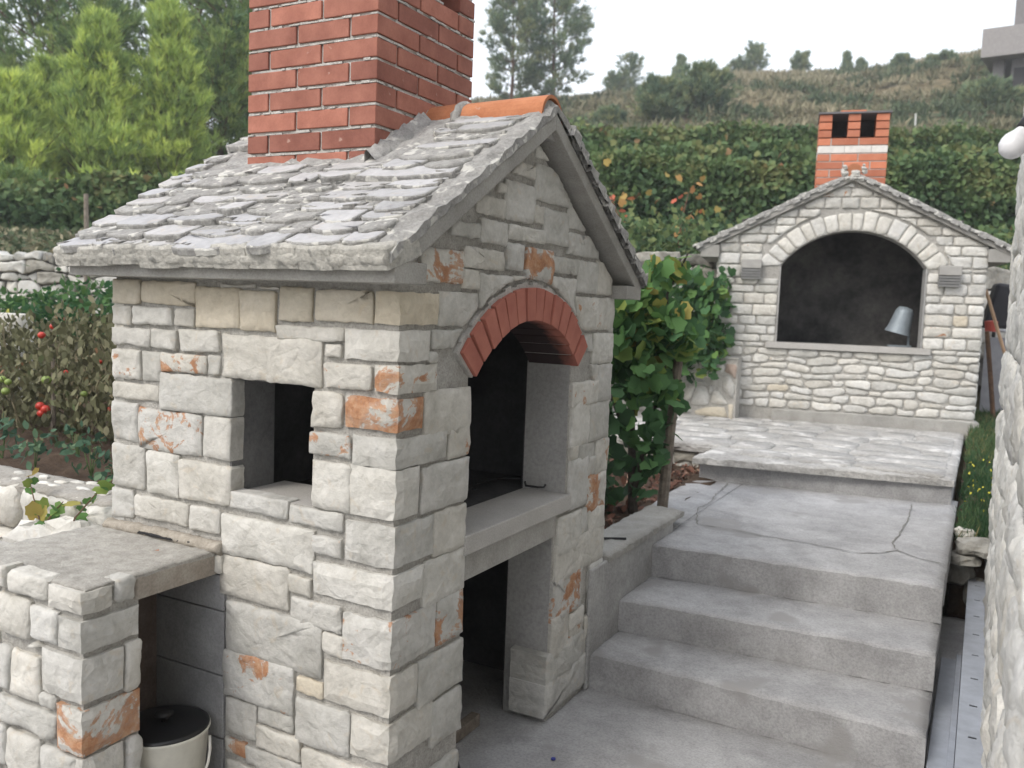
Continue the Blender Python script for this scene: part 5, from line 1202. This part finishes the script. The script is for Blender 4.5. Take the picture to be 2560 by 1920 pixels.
put('pine_tree',-15.75,12.6,8.2,1.5,'young light green pine, the taller pointed one left of the brick chimney','tree',GL,3,PINE_Y,'young',nb=110,tufts=44,ln=.20,start=.03,k=8)
put('pine_tree',-17.2,9.6,5.9,1.4,'young pine at the left photo edge, loose and pale','tree',GL,4,PINE_Y,'young',nb=100,tufts=38,ln=.20,start=.03,k=8)
put('pine_tree',-18.6,11.4,6.9,1.1,'slender pale young pine behind the leftmost one','tree',GL,5,PINE_Y,'young',nb=80,tufts=34,ln=.20,start=.05,k=8)
put('pine_tree',-17.9,17.1,12.0,3.0,'big dark pine with reddish leaning trunk just left of the chimney','tree',GL,6,PINE_D,'umbrella',nb=90,tufts=54,ln=.25,start=.26,tw=.19,lean=(.8,.4),k=9)
put('pine_tree',-21.0,18.3,12.4,3.1,'dark tall pine behind the young pines, centre of the left grove','tree',GL,7,PINE_D,'umbrella',nb=60,tufts=38,ln=.26,start=.22,tw=.17,k=9)
put('pine_tree',-19.6,13.6,8.6,1.9,'mid green rounded pine filling between the young pines','tree',GL,8,PINE_D,'pine',nb=80,tufts=40,ln=.22,start=.05,tw=.10,k=8)
put('pine_tree',-16.6,15.0,8.3,1.8,'mid green bushy pine low beside the reddish trunk','tree',GL,9,PINE_D,'pine',nb=80,tufts=40,ln=.22,start=.04,tw=.10,k=8)
GM_='twin pines behind the ridge tile'
put('pine_tree',-20.3,37.3,17.2,2.0,'bluish pine of the pair behind the ridge tile, the left one','tree',GM_,12,PINE_B,'umbrella',nb=64,tufts=34,ln=.27,start=.12,tw=.10,k=8)
put('pine_tree',-18.5,38.3,18.0,2.5,'bluish pine of the pair behind the ridge tile, the right one, taller','tree',GM_,13,PINE_B,'umbrella',nb=74,tufts=38,ln=.27,start=.12,tw=.12,k=8)
GS='small trees along the skyline'
for i,(x,y,zt_,rw,lb) in enumerate(((-20.8,51.8,16.5,.85,'small round tree on the skyline just right of the twin pines'),(-19.9,52.3,17.8,1.05,'skyline pine with clumpy top, second right of the twin pines'),(-17.1,53.8,17.9,.85,'pointed skyline tree above the dark hillside bush'),(-12.9,56.1,18.7,1.0,'dark skyline tree with broad foot, left of the far chimney'),(-13.8,55.8,17.6,.9,'low dark bush joined to the skyline tree left of the far chimney'),(-10.3,57.4,18.3,.75,'sparse small tree on the skyline above the far chimney'),(-7.7,58.9,18.6,.55,'thin twin-spired tree on the skyline right of the far chimney, taller spire'),(-6.9,59.2,18.1,.5,'thin twin-spired tree on the skyline right of the far chimney, shorter spire'))):
    put('skyline_tree',x,y,zt_,rw,lb,'tree',GS,20+i,PINE_B,'pine' if i not in (2,6,7) else 'young',nb=34,tufts=22,ln=.24,start=.05,tw=.05,k=6)
GBU='dark bushes on the hillside'
for i,(x,y,h,rw,lb) in enumerate(((-10.3,31.2,2.0,1.35,'large dark green bush on the slope right of the ridge, left half'),(-9.0,32.4,1.9,1.5,'large dark green bush on the slope, nearest the far chimney'),(-12.2,30.6,.9,.8,'small bush at the left foot of the big dark bush'),(-4.2,56,1.2,.7,'dark green round bush on the skyline between chimney and balcony'),(-1.6,50.5,.55,1.2,'broad low bush just under the skyline near the balcony'),(.9,36,.7,1.3,'low shrub mass in front of the balcony house'))):
    put('hill_bush',x,y,gz0(x,y)+h,rw,lb,'bush',GBU,40+i,PINE_B,'bush',nb=70,tufts=36,ln=.22,start=.02,tw=.05,k=7,trunk=False,wd=.13)
# hillside scrub and dry grass: nobody could count it
rg=np.random.default_rng(77)
n=26000; t=rg.uniform(21,62,n); a=rg.uniform(-.75,.72,n); s=t*a
X=CAMPOS.x+t*FH[0]+s*RH[0]; Y=CAMPOS.y+t*FH[1]+s*RH[1]
tone=np.array([mnoise.noise(Vector((x*.22,y*.22,1.5)))*.55+mnoise.noise(Vector((x*.8,y*.8,5)))*.25 for x,y in zip(X,Y)])+.50
Z=np.array([ground_z(x,y) for x,y in zip(X,Y)])
pos=np.stack([X,Y,Z+rg.uniform(-.05,.22,n)],1); dirs=np.tile([[0,0,1.0]],(n,1))+rg.normal(0,.25,(n,3))
tone=np.where(tone<.42,tone*.5,tone)
V,T_,tt=needles(pos,dirs,np.where(tone<.3,.36,.34),k=8,wd=.16,spread=1.1,tint=np.clip(tone+rg.normal(0,.08,n),0,1))
tag(link('hillside_scrub',tri_mesh('scrub',V,T_,tt),SCRUB),'dry grass and low scrub covering the hillside',None,None,'stuff')
# shrubs at the foot of the left pines
for i,(x,y,h,rw,lb) in enumerate(((-15.2,8.6,1.3,1.3,'olive shrub under the young pines at the left edge'),(-13.9,9.5,1.2,1.3,'grey-green shrub behind the left vineyard row, middle'),(-12.5,10.6,1.0,1.1,'low yellowish shrub behind the left vineyard row, near the roof'))):
    put('shrub',x,y,gz0(x,y)+h+.6,rw,lb,'bush','shrubs behind the left vineyard row',60+i,PINE_Y if i else PINE_D,'bush',nb=60,tufts=34,ln=.17,start=.02,trunk=False,k=7,wd=.12)
# vineyard rows -----------------------------------------------------------
def vine_row(name,p0,p1,h0,h1,th,n,sz,label,seed,mat=VINE_FAR,bot=.25,posts=True,ragged=.12,red=.0,group='vineyard rows',shape='grape'):
    global rg; rg=np.random.default_rng(seed)
    p0=np.array(p0);p1=np.array(p1); E=empty(name,tuple(p0),label=label,category='vine row',group=group); L=np.linalg.norm((p1-p0)[:2]); d=(p1-p0)/np.linalg.norm(p1-p0); nn=np.array([-d[1],d[0],0])
    s=rg.uniform(0,1,n); 
    top=h1+ragged*(np.sin(s*L*1.3+seed)*.6+np.sin(s*L*3.7)*.4)+rg.normal(0,ragged*.4,n)
    q=rg.beta(1.6,1.1,n); z=bot+(top-bot)*q
    w=rg.choice([-1,1],n)*th*(1-rg.random(n)**2*.8)*(.55+.5*np.sin(np.pi*np.clip(q,0.1,1)))
    pos=(p1-p0)[None]*s[:,None]+nn[None]*w[:,None]; pos[:,2]+=z
    tn=np.array([mnoise.noise(Vector((x*1.6,y*1.6,zz_*2.2))) for x,y,zz_ in pos])*.35+.42+(q-.5)*.62+rg.normal(0,.12,n)  # tint rises with height: light on the row tops put into leaf colour
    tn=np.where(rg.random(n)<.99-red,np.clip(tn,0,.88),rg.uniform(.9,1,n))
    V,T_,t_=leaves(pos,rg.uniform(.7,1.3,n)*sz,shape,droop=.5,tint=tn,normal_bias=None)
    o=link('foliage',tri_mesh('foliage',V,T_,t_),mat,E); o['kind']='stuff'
    if posts:
        k=int(L/2.2)+1
        for i in range(k+1):
            f=i/k; b=(p1-p0)*f; mb=MB(); mb.tube([(b[0],b[1],b[2]-.2),(b[0],b[1],b[2]+h1*.93)],.035,6); mb.build('post',WOOD,E)
        mb=MB(); 
        for i in range(int(L/1.1)): 
            b=(p1-p0)*((i+.5)*1.1/L); mb.tube([(b[0],b[1],b[2]-.1),(b[0]+.05,b[1],b[2]+.4),(b[0]-.04,b[1]+.03,b[2]+h1*.6)],[.03,.025,.015],5)
        o=mb.build('vine_stems',BARK,E); o['kind']='stuff'
    return E
def pt_(t,a): s=t*a; return CAMPOS.x+t*FH[0]+s*RH[0],CAMPOS.y+t*FH[1]+s*RH[1]
def row(t0,a0,t1,a1,top0,top1,hh,**k):
    x0,y0=pt_(t0,a0);x1,y1=pt_(t1,a1); return ((x0,y0,top0-hh),(x1,y1,top1-hh))
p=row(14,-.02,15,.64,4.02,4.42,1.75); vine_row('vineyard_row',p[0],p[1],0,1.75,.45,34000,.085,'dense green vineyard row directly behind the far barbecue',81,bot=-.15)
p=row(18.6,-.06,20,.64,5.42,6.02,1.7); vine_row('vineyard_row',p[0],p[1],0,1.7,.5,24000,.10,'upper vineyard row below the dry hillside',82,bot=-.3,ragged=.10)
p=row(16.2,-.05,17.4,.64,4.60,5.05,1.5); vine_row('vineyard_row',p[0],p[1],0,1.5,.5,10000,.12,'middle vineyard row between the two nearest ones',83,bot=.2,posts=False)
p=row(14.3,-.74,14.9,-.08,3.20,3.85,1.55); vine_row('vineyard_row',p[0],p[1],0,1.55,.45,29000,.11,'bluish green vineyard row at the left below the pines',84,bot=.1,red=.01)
# undergrowth in front of the rows
rg=np.random.default_rng(9)
def scatter(name,n,tr_,ar,zr,szr,mat,label,shape='quad',tint=(.5,.2)):
    t=rg.uniform(*tr_,n);a=rg.uniform(*ar,n);X=CAMPOS.x+t*FH[0]+t*a*RH[0];Y=CAMPOS.y+t*FH[1]+t*a*RH[1]; Z=np.array([ground_z(x,y) for x,y in zip(X,Y)])+rg.uniform(*zr,n)
    V,T_,t_=leaves(np.stack([X,Y,Z],1),rg.uniform(*szr,n),shape,droop=-.4,tint=np.clip(rg.normal(*tint,n),0,.86)); tag(link(name,tri_mesh(name,V,T_,t_),mat),label,None,None,'stuff')
scatter('undergrowth',7000,(10.8,13.8),(-.1,.62),(0,.75),(.06,.14),VINE_FAR,'weeds and dry growth in front of the nearest vineyard row',tint=(.55,.3))
scatter('undergrowth',4500,(10.7,14.0),(-.62,-.25),(0,.45),(.05,.12),SCRUB,'dry weeds above the left dry stone wall',tint=(.35,.25))
# stakes
def stake(x,y,z0,z1,r_,label,lean=(0,0),mat=WOOD,group='garden stakes'):
    mb=MB(); mb.tube([(0,0,0),(lean[0]*.5+.01,lean[1]*.5,(z1-z0)*.5),(lean[0],lean[1],z1-z0)],[r_,r_*.9,r_*.75],7); return tag(mb.build('stake',mat,None,(x,y,z0)),label,'stake',group)
stake(-3.03,1.95,.78,2.02,.021,'straight wooden stake beside the left corner of the near barbecue, under the eave')
stake(-2.62,1.62,.80,1.72,.016,'crooked grey stake with a pale tip next to the near barbecue',(-.22,-.05))
stake(-6.66,3.83,1.2,2.66,.030,'tall stake standing above the eave in front of the left vineyard row')
stake(-9.2,6.6,1.9,2.72,.03,'short grey post behind the left dry stone wall')
stake(-3.45,1.28,.76,1.50,.014,'thin pale stake inside the tomato row')
for i,(x,y,zc) in enumerate(((-3.61,29.27,8.99),(-1.15,30.59,9.15))):
    g_=ground_z(x,y); stake(x,y,g_-.1,g_+.62,.035,('white fence post on the hillside above the far chimney','white fence post on the hillside right of the far chimney')[i],mat=flat('white_post',(.6,.6,.58),.7),group='white posts on the hillside')
# tomato row ----------------------------------------------------------------
TM=empty('tomato_row',(-3.6,1.4,.78),label='row of wilted tomato plants with red and green fruit, left of the near barbecue',category='tomato plants')
rg=np.random.default_rng(3); n=15000
s=rg.uniform(-3.2,2.15,n); q=rg.beta(1.15,1.1,n); hgt=.73+.05*np.sin(s*3)+.05*np.sin(s*7.1)+.04*rg.normal(size=n)
pos=np.stack([s,rg.normal(0,.17,n)*(.7+.6*np.sin(q*3)),q*hgt],1); cl=unit(n)*.03; pos+=cl
V,T_,t_=leaves(pos,rg.uniform(.028,.064,n),'oval',droop=1.4,curl=.7,tint=np.clip(np.array([mnoise.noise(Vector((x*6,y*6,z*6))) for x,y,z in pos])*.5+.45+rg.normal(0,.17,n),0,1))
o=link('foliage',tri_mesh('foliage',V,T_,t_),TOMATO_LEAF,TM); o['kind']='stuff'
mb=MB(); rr=random.Random(5)
for i in range(70):
    x=-3.2+5.3*rr.random(); y=rr.gauss(0,.1); pts=[(x,y,0)]
    for k in range(4): pts.append((pts[-1][0]+rr.gauss(0,.05),pts[-1][1]+rr.gauss(0,.04),pts[-1][2]+.17))
    mb.tube(pts,[.007,.006,.005,.004,.003],5)
o=mb.build('stems',flat('dry_stem',(.22,.19,.12),.9),TM); o['kind']='stuff'
TRED=flat('ripe_tomato',(.50,.035,.018),.35,0,.5); TGRN=flat('green_tomato',(.22,.30,.07),.4,0,.5)
def ball(mb,c,r_,n=10):
    mb.lathe([(r_*math.cos(-math.pi/2+math.pi*i/7)+1e-4,r_*.9*math.sin(-math.pi/2+math.pi*i/7)) for i in range(8)],c,n)
def onrow(px,py,t=5.05):
    v=RIGHT*((px-1280)/2195.4)-UPV*((py-960)/2195.4)+FWD; return CAMPOS+v*t
for i,(px,py,c_,r_) in enumerate(((100,1015,0,.026),(113,1023,0,.027),(104,1033,0,.025),(133,816,0,.020),(104,838,0,.022),(116,950,1,.028),(6,948,1,.022),(20,955,1,.021),(14,978,1,.024),(279,1022,0,.022),(165,930,0,.013),(250,905,0,.013),(210,985,1,.02))):
    w_=onrow(px,py)-TM.location; mb=MB(); ball(mb,(0,0,0),r_,12); mb.build('tomato',TGRN if c_ else TRED,TM,w_,smooth=True)
# second growth: green pepper plants on the next terrace
PP=empty('pepper_row',(-6.3,3.1,1.15),label='lush green pepper plants with pale yellow fruit below the dry stone wall',category='pepper plants')
rg=np.random.default_rng(13); n=8000; s=rg.uniform(-3.2,2.6,n); q=rg.beta(1.3,1.1,n); d=np.array([.88,.42])
w_=rg.normal(0,.32,n); pos=np.stack([d[0]*s-d[1]*w_,d[1]*s+d[0]*w_,q*(.60+.08*np.sin(s*4)+.06*rg.normal(size=n))-.08],1)
V,T_,t_=leaves(pos,rg.uniform(.05,.10,n),'oval',droop=.3,tint=np.clip(q*.6+rg.normal(.15,.2,n),0,1)); o=link('foliage',tri_mesh('foliage',V,T_,t_),GREEN,PP); o['kind']='stuff'
rr=random.Random(8)
for i in range(16):
    s_=rr.uniform(-1.8,.9); mb=MB(); ball(mb,(0,0,0),.026,8); o=mb.build('pepper',flat('pepper_yellow',(.55,.52,.10),.4) if i==0 else bpy.data.materials['pepper_yellow'],PP,(d[0]*s_+d[1]*.40,d[1]*s_-d[0]*.40,rr.uniform(.15,.5)),smooth=True); o.scale=(.8,.8,1.7)
# more green growth behind the tomato row, right of the stake
# weeds on the soil in front of the tomato row
GW='seedlings on the soil in front of the tomatoes'
for i,(x,y,h,n_,lb) in enumerate(((-3.05,.72,.20,46,'bluish green seedling, leftmost of those before the tomato row'),(-2.65,.64,.17,40,'bluish green seedling in the middle, just above the garden wall'),(-2.33,.72,.17,42,'bluish green seedling with broad leaves, second from the barbecue'),(-2.05,.90,.12,26,'small seedling at the foot of the tomatoes nearest the barbecue'),(-2.75,.95,.16,30,'seedling set back against the tomato stems'),(-2.0,.62,.10,24,'low seedling close to the barbecue corner'))):
    rg=np.random.default_rng(100+i); E=empty('seedling',(x,y,.80),label=lb,category='plant',group=GW)
    a=rg.uniform(0,6.28,n_); r_=rg.uniform(.02,.13,n_); pos=np.stack([np.cos(a)*r_,np.sin(a)*r_,rg.uniform(.25,1,n_)*h],1)
    V,T_,t_=leaves(pos,rg.uniform(.035,.065,n_),'oval',droop=-.1,tint=rg.random(n_)); link('leaves',tri_mesh('leaves',V,T_,t_),WEED,E)
    mb=MB(); 
    for k in range(4): mb.tube([(0,0,-.02),(rr.uniform(-.04,.04),rr.uniform(-.04,.04),h*.8)],[.004,.002],5)
    mb.build('stems',flat('green_stem',(.10,.16,.06),.8) if i==0 else bpy.data.materials['green_stem'],E)['kind']='stuff'
# bramble sprig in front of the garden wall
def sprig(name,stems,label,n,seed,sz,mat):
    global rg; rg=np.random.default_rng(seed); E=empty(name,tuple(stems[0][0]),label=label,category='plant',group='bramble shoots over the counter'); o_=np.array(stems[0][0])
    mb=MB(); P=[]
    for st in stems:
        st=np.array(st)-o_; mb.tube([tuple(q) for q in st],[.0045-.003*i/(len(st)-1) for i in range(len(st))],6)
        for a,b in zip(st[:-1],st[1:]):
            for k in range(n): f=rg.random(); P.append(a*(1-f)+b*f+rg.normal(0,.015,3))
    mb.build('stem',flat('bramble_stem',(.16,.11,.07),.8) if 'bramble_stem' not in bpy.data.materials else bpy.data.materials['bramble_stem'],E)
    P=np.array(P)
    for i in range(len(P)):
        V,T_,t_=leaves(P[i:i+1],[sz*rg.uniform(.6,1.25)],'grape',droop=.3,curl=.35,tint=np.array([rg.uniform(.45,.93)]),normal_bias=(.2,-.7,.5)); link('leaf',tri_mesh('leaf',V,T_,t_),mat,E)
sprig('bramble_shoot',[[(-1.49,-.02,.72),(-1.42,-.01,.86),(-1.33,.0,.95),(-1.245,.03,1.03)]],'bramble shoot rising diagonally to the left corner of the near barbecue',5,1,.052,VINE_LEAF)
sprig('bramble_shoot',[[(-1.60,-.02,.66),(-1.62,-.01,.80),(-1.68,.0,.90),(-1.74,.02,.97)],[(-1.62,-.01,.78),(-1.56,0,.86),(-1.53,.02,.90)]],'bramble shoot with yellow-green leaves standing between the counter and the garden wall',5,2,.055,VINE_LEAF)
# grape vine on its post beside the steps ------------------------------------
VN=empty('grape_vine',(-.33,2.92,.47),label='grape vine with dark and bright green leaves growing behind the near barbecue beside the landing',category='vine')
mb=MB(); vo=Vector((-.33,2.92,.47))
for pts,rr_ in (([(-.33,2.92,.45),(-.345,2.90,.75),(-.36,2.88,1.1),(-.40,2.85,1.5),(-.38,2.85,1.85)],[.032,.026,.021,.016,.011]),([(-.335,2.91,.6),(-.27,2.97,1.0),(-.22,3.05,1.4),(-.25,3.1,1.8),(-.15,3.15,2.05)],[.02,.014,.011,.008,.006]),([(-.36,2.88,.9),(-.47,2.8,1.2),(-.5,2.75,1.6),(-.45,2.75,1.95)],[.014,.011,.009,.006])):
    mb.tube([tuple(Vector(q)-vo) for q in pts],rr_,7)
mb.build('stem',plain_mat('vine_bark',(.045,.038,.032),(.11,.095,.08),20,.95,.9,.01),VN)
rg=np.random.default_rng(55); P=[];SZ=[]
def blob(c,r_,n): 
    u=unit(n)*rg.random((n,1))**.45; P.append(np.array(c)[None]-np.array(vo)[None]+u*np.array(r_)[None]); 
blob((-.42,2.82,1.62),(.20,.22,.30),170); blob((-.27,2.98,1.60),(.20,.22,.22),160); blob((-.17,3.08,1.52),(.13,.18,.15),70); blob((-.33,2.85,1.34),(.15,.18,.20),80); blob((-.30,3.0,1.93),(.10,.14,.10),26); blob((-.20,3.1,1.98),(.07,.1,.07),12); blob((-.42,2.8,1.15),(.10,.14,.25),40); blob((-.25,2.95,.95),(.15,.16,.36),58); blob((-.5,2.8,.7),(.14,.15,.26),48); blob((-.30,2.86,.72),(.12,.10,.20),14); blob((-.16,3.02,1.2),(.08,.1,.2),30); blob((-.62,2.7,1.9),(.14,.2,.16),60)
P=np.concatenate(P); n=len(P); order=np.argsort(-P[:,1]*0+rg.random(n)); 
tint=np.clip(.32+.45*(P[:,0]+.2)+.30*(P[:,2]-1.0)+rg.normal(0,.15,n)+np.where(rg.random(n)<.12,.35,0),0,.9)
V,T_,t_=leaves(P,rg.uniform(.07,.125,n),'grape',droop=.6,curl=.3,tint=tint,normal_bias=(.3,-.6,.4))
k=len(GRAPE); keep=280
for i in range(keep):
    link('leaf',tri_mesh('leaf',V[i*k:(i+1)*k],np.array(GT),t_[i*k:(i+1)*k]),VINE_LEAF,VN)
o=link('inner_leaves',tri_mesh('leaves',V[keep*k:],np.array(T_[keep*len(GT):])-keep*k,t_[keep*k:]),VINE_LEAF,VN); o['kind']='stuff'
mb=MB(); mb.tube([(-.175,2.98,.45),(-.165,3.03,.95),(-.15,3.10,1.55)],[.034,.031,.027],9); tag(mb.build('vine_post',WOOD),'grey weathered wooden post holding the grape vine beside the landing','post')
sr=[((-3.2,9.7,2.4),(-3.45,9.9,3.35)),((-2.5,10.2,2.4),(-2.45,10.4,3.4))]
for i,(a,b) in enumerate(sr):
    rg=np.random.default_rng(200+i); E=empty('red_vine',a,label=('young vine with orange-red autumn leaves, left one behind the dry stone wall','young vine with orange-red autumn leaves, the one nearer the far barbecue')[i],category='vine',group='red-leaved vines')
    mb=MB(); mb.tube([(0,0,-.2),(.02,0,.5),(b[0]-a[0],b[1]-a[1],b[2]-a[2])],[.02,.015,.008],6); mb.build('stem',BARK,E)
    n=26; f=rg.uniform(.45,1.05,n)[:,None]; P=f*(np.array(b)-np.array(a))[None]+rg.normal(0,.20,(n,3))
    V,T_,t_=leaves(P,rg.uniform(.08,.12,n),'grape',tint=rg.uniform(.92,1,n)); link('leaves',tri_mesh('leaves',V,T_,t_),VINE_LEAF,E)
# greenery behind the vine, in front of the dry stone wall
rg=np.random.default_rng(66); n=2600; GB=empty('climbing_vine',(-1.2,6.2,1.1),label='green climbing vine over the foot of the dry stone wall, left of the far barbecue',category='vine')
P=np.stack([rg.uniform(-1.3,.42,n),rg.uniform(-.1,.55,n),rg.beta(1.2,1.2,n)*1.0+.05*rg.normal(size=n)],1); P[:,1]+=P[:,0]*.42
V,T_,t_=leaves(P,rg.uniform(.07,.12,n),'grape',tint=np.clip(rg.normal(.38,.2,n),0,.85)); o=link('foliage',tri_mesh('foliage',V,T_,t_),VINE_LEAF,GB); o['kind']='stuff'
# leaf litter and weeds
rg=np.random.default_rng(70); n=2600; X=rg.uniform(-1.3,-.1,n);Y=rg.uniform(1.72,4.6,n); ok=~((Y>2.6)&(X>-.34)); X=X[ok];Y=Y[ok]; n=len(X)
Z=.47+np.where(X<-.35,.05*np.minimum(1,-.35-X),.02*(Y-1.7)-.03)+rg.uniform(0,.03,n)
V,T_,t_=leaves(np.stack([X,Y,Z],1),rg.uniform(.03,.07,n),'oval',droop=0,tint=rg.random(n),normal_bias=(0,0,1.5)); tag(link('leaf_litter',tri_mesh('litter',V,T_,t_),LITTER),'fallen reddish leaves on the bed behind the near barbecue',None,None,'stuff')
# grass on the bank
rg=np.random.default_rng(71); n=16000; X=rg.uniform(1.40,2.9,n);Y=3.74+rg.random(n)**1.3*4.4; Z=.40+.085*np.maximum(0,Y-3.7)
V,T_,t_=needles(np.stack([X,Y,Z],1),np.tile([[0,0,1.]],(n,1))+rg.normal(0,.35,(n,3)),rg.uniform(.035,.085,n),k=4,wd=.06,spread=.35,tint=np.clip(rg.normal(.45,.2,n)+(Y>5.8)*.35*rg.random(n),0,1)); tag(link('bank_grass',tri_mesh('grass',V,T_,t_),GRASS),'grass and small yellow weeds on the bank right of the terrace',None,None,'stuff')
rg=np.random.default_rng(72); n=60; X=rg.uniform(1.42,1.75,n);Y=rg.uniform(3.9,5.6,n); V,T_,t_=leaves(np.stack([X,Y,.50+.085*(Y-3.7)+rg.uniform(0,.05,n)],1),.022,'oval',tint=rg.random(n)); tag(link('yellow_flowers',tri_mesh('flowers',V,T_,t_),flat('yellow_petal',(.55,.50,.06),.7)),'tiny yellow flowers in the bank grass',None,None,'stuff')
# ================================================================= BALCONY HOUSE ON THE HILL
BH=empty('hill_house',(2.6,38.2,11.0),R(-28)+R(20),label='grey concrete house with balcony on the hillside at the top right corner',category='house')
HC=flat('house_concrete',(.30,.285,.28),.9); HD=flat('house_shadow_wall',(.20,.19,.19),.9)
mb=MB(); mb.box(-2.1,4,-.5,3.5,1.15,2.25); mb.build('balcony_parapet',HC,BH); mb=MB(); mb.box(-1.15,4,.4,6,2.25,9); mb.build('upper_wall',HD,BH)
mb=MB(); mb.box(-1.1,4,.3,6,.3,1.15); mb.build('lower_wall',HD,BH); mb=MB(); mb.box(-1.75,-1.35,.2,.6,-.6,1.15); mb.build('pillar',HD,BH)
mb=MB(); mb.box(-1.1,5,.8,6,-1.6,.3); mb.build('ground_floor',HD,BH); mb=MB(); mb.box(-1.0,.2,.25,.31,-.1,.8); mb.build('dark_opening',BLACK,BH)

# ================================================================= AIR
mh=bpy.data.materials.new('haze'); mh.use_nodes=True; hn=mh.node_tree; hn.nodes.remove(hn.nodes['Principled BSDF'])
pv=hn.nodes.new('ShaderNodeVolumePrincipled'); pv.inputs['Color'].default_value=(.93,.96,1,1); pv.inputs['Density'].default_value=.0022; hn.links.new(pv.outputs[0],hn.nodes['Material Output'].inputs['Volume'])  # haze of the far slopes, also added as lens veil to lift the blacks
hb=MB(); hb.box(-520,520,-520,520,-2.5,27); tag(hb.build('haze',mh),'thin haze',None,None,'stuff')
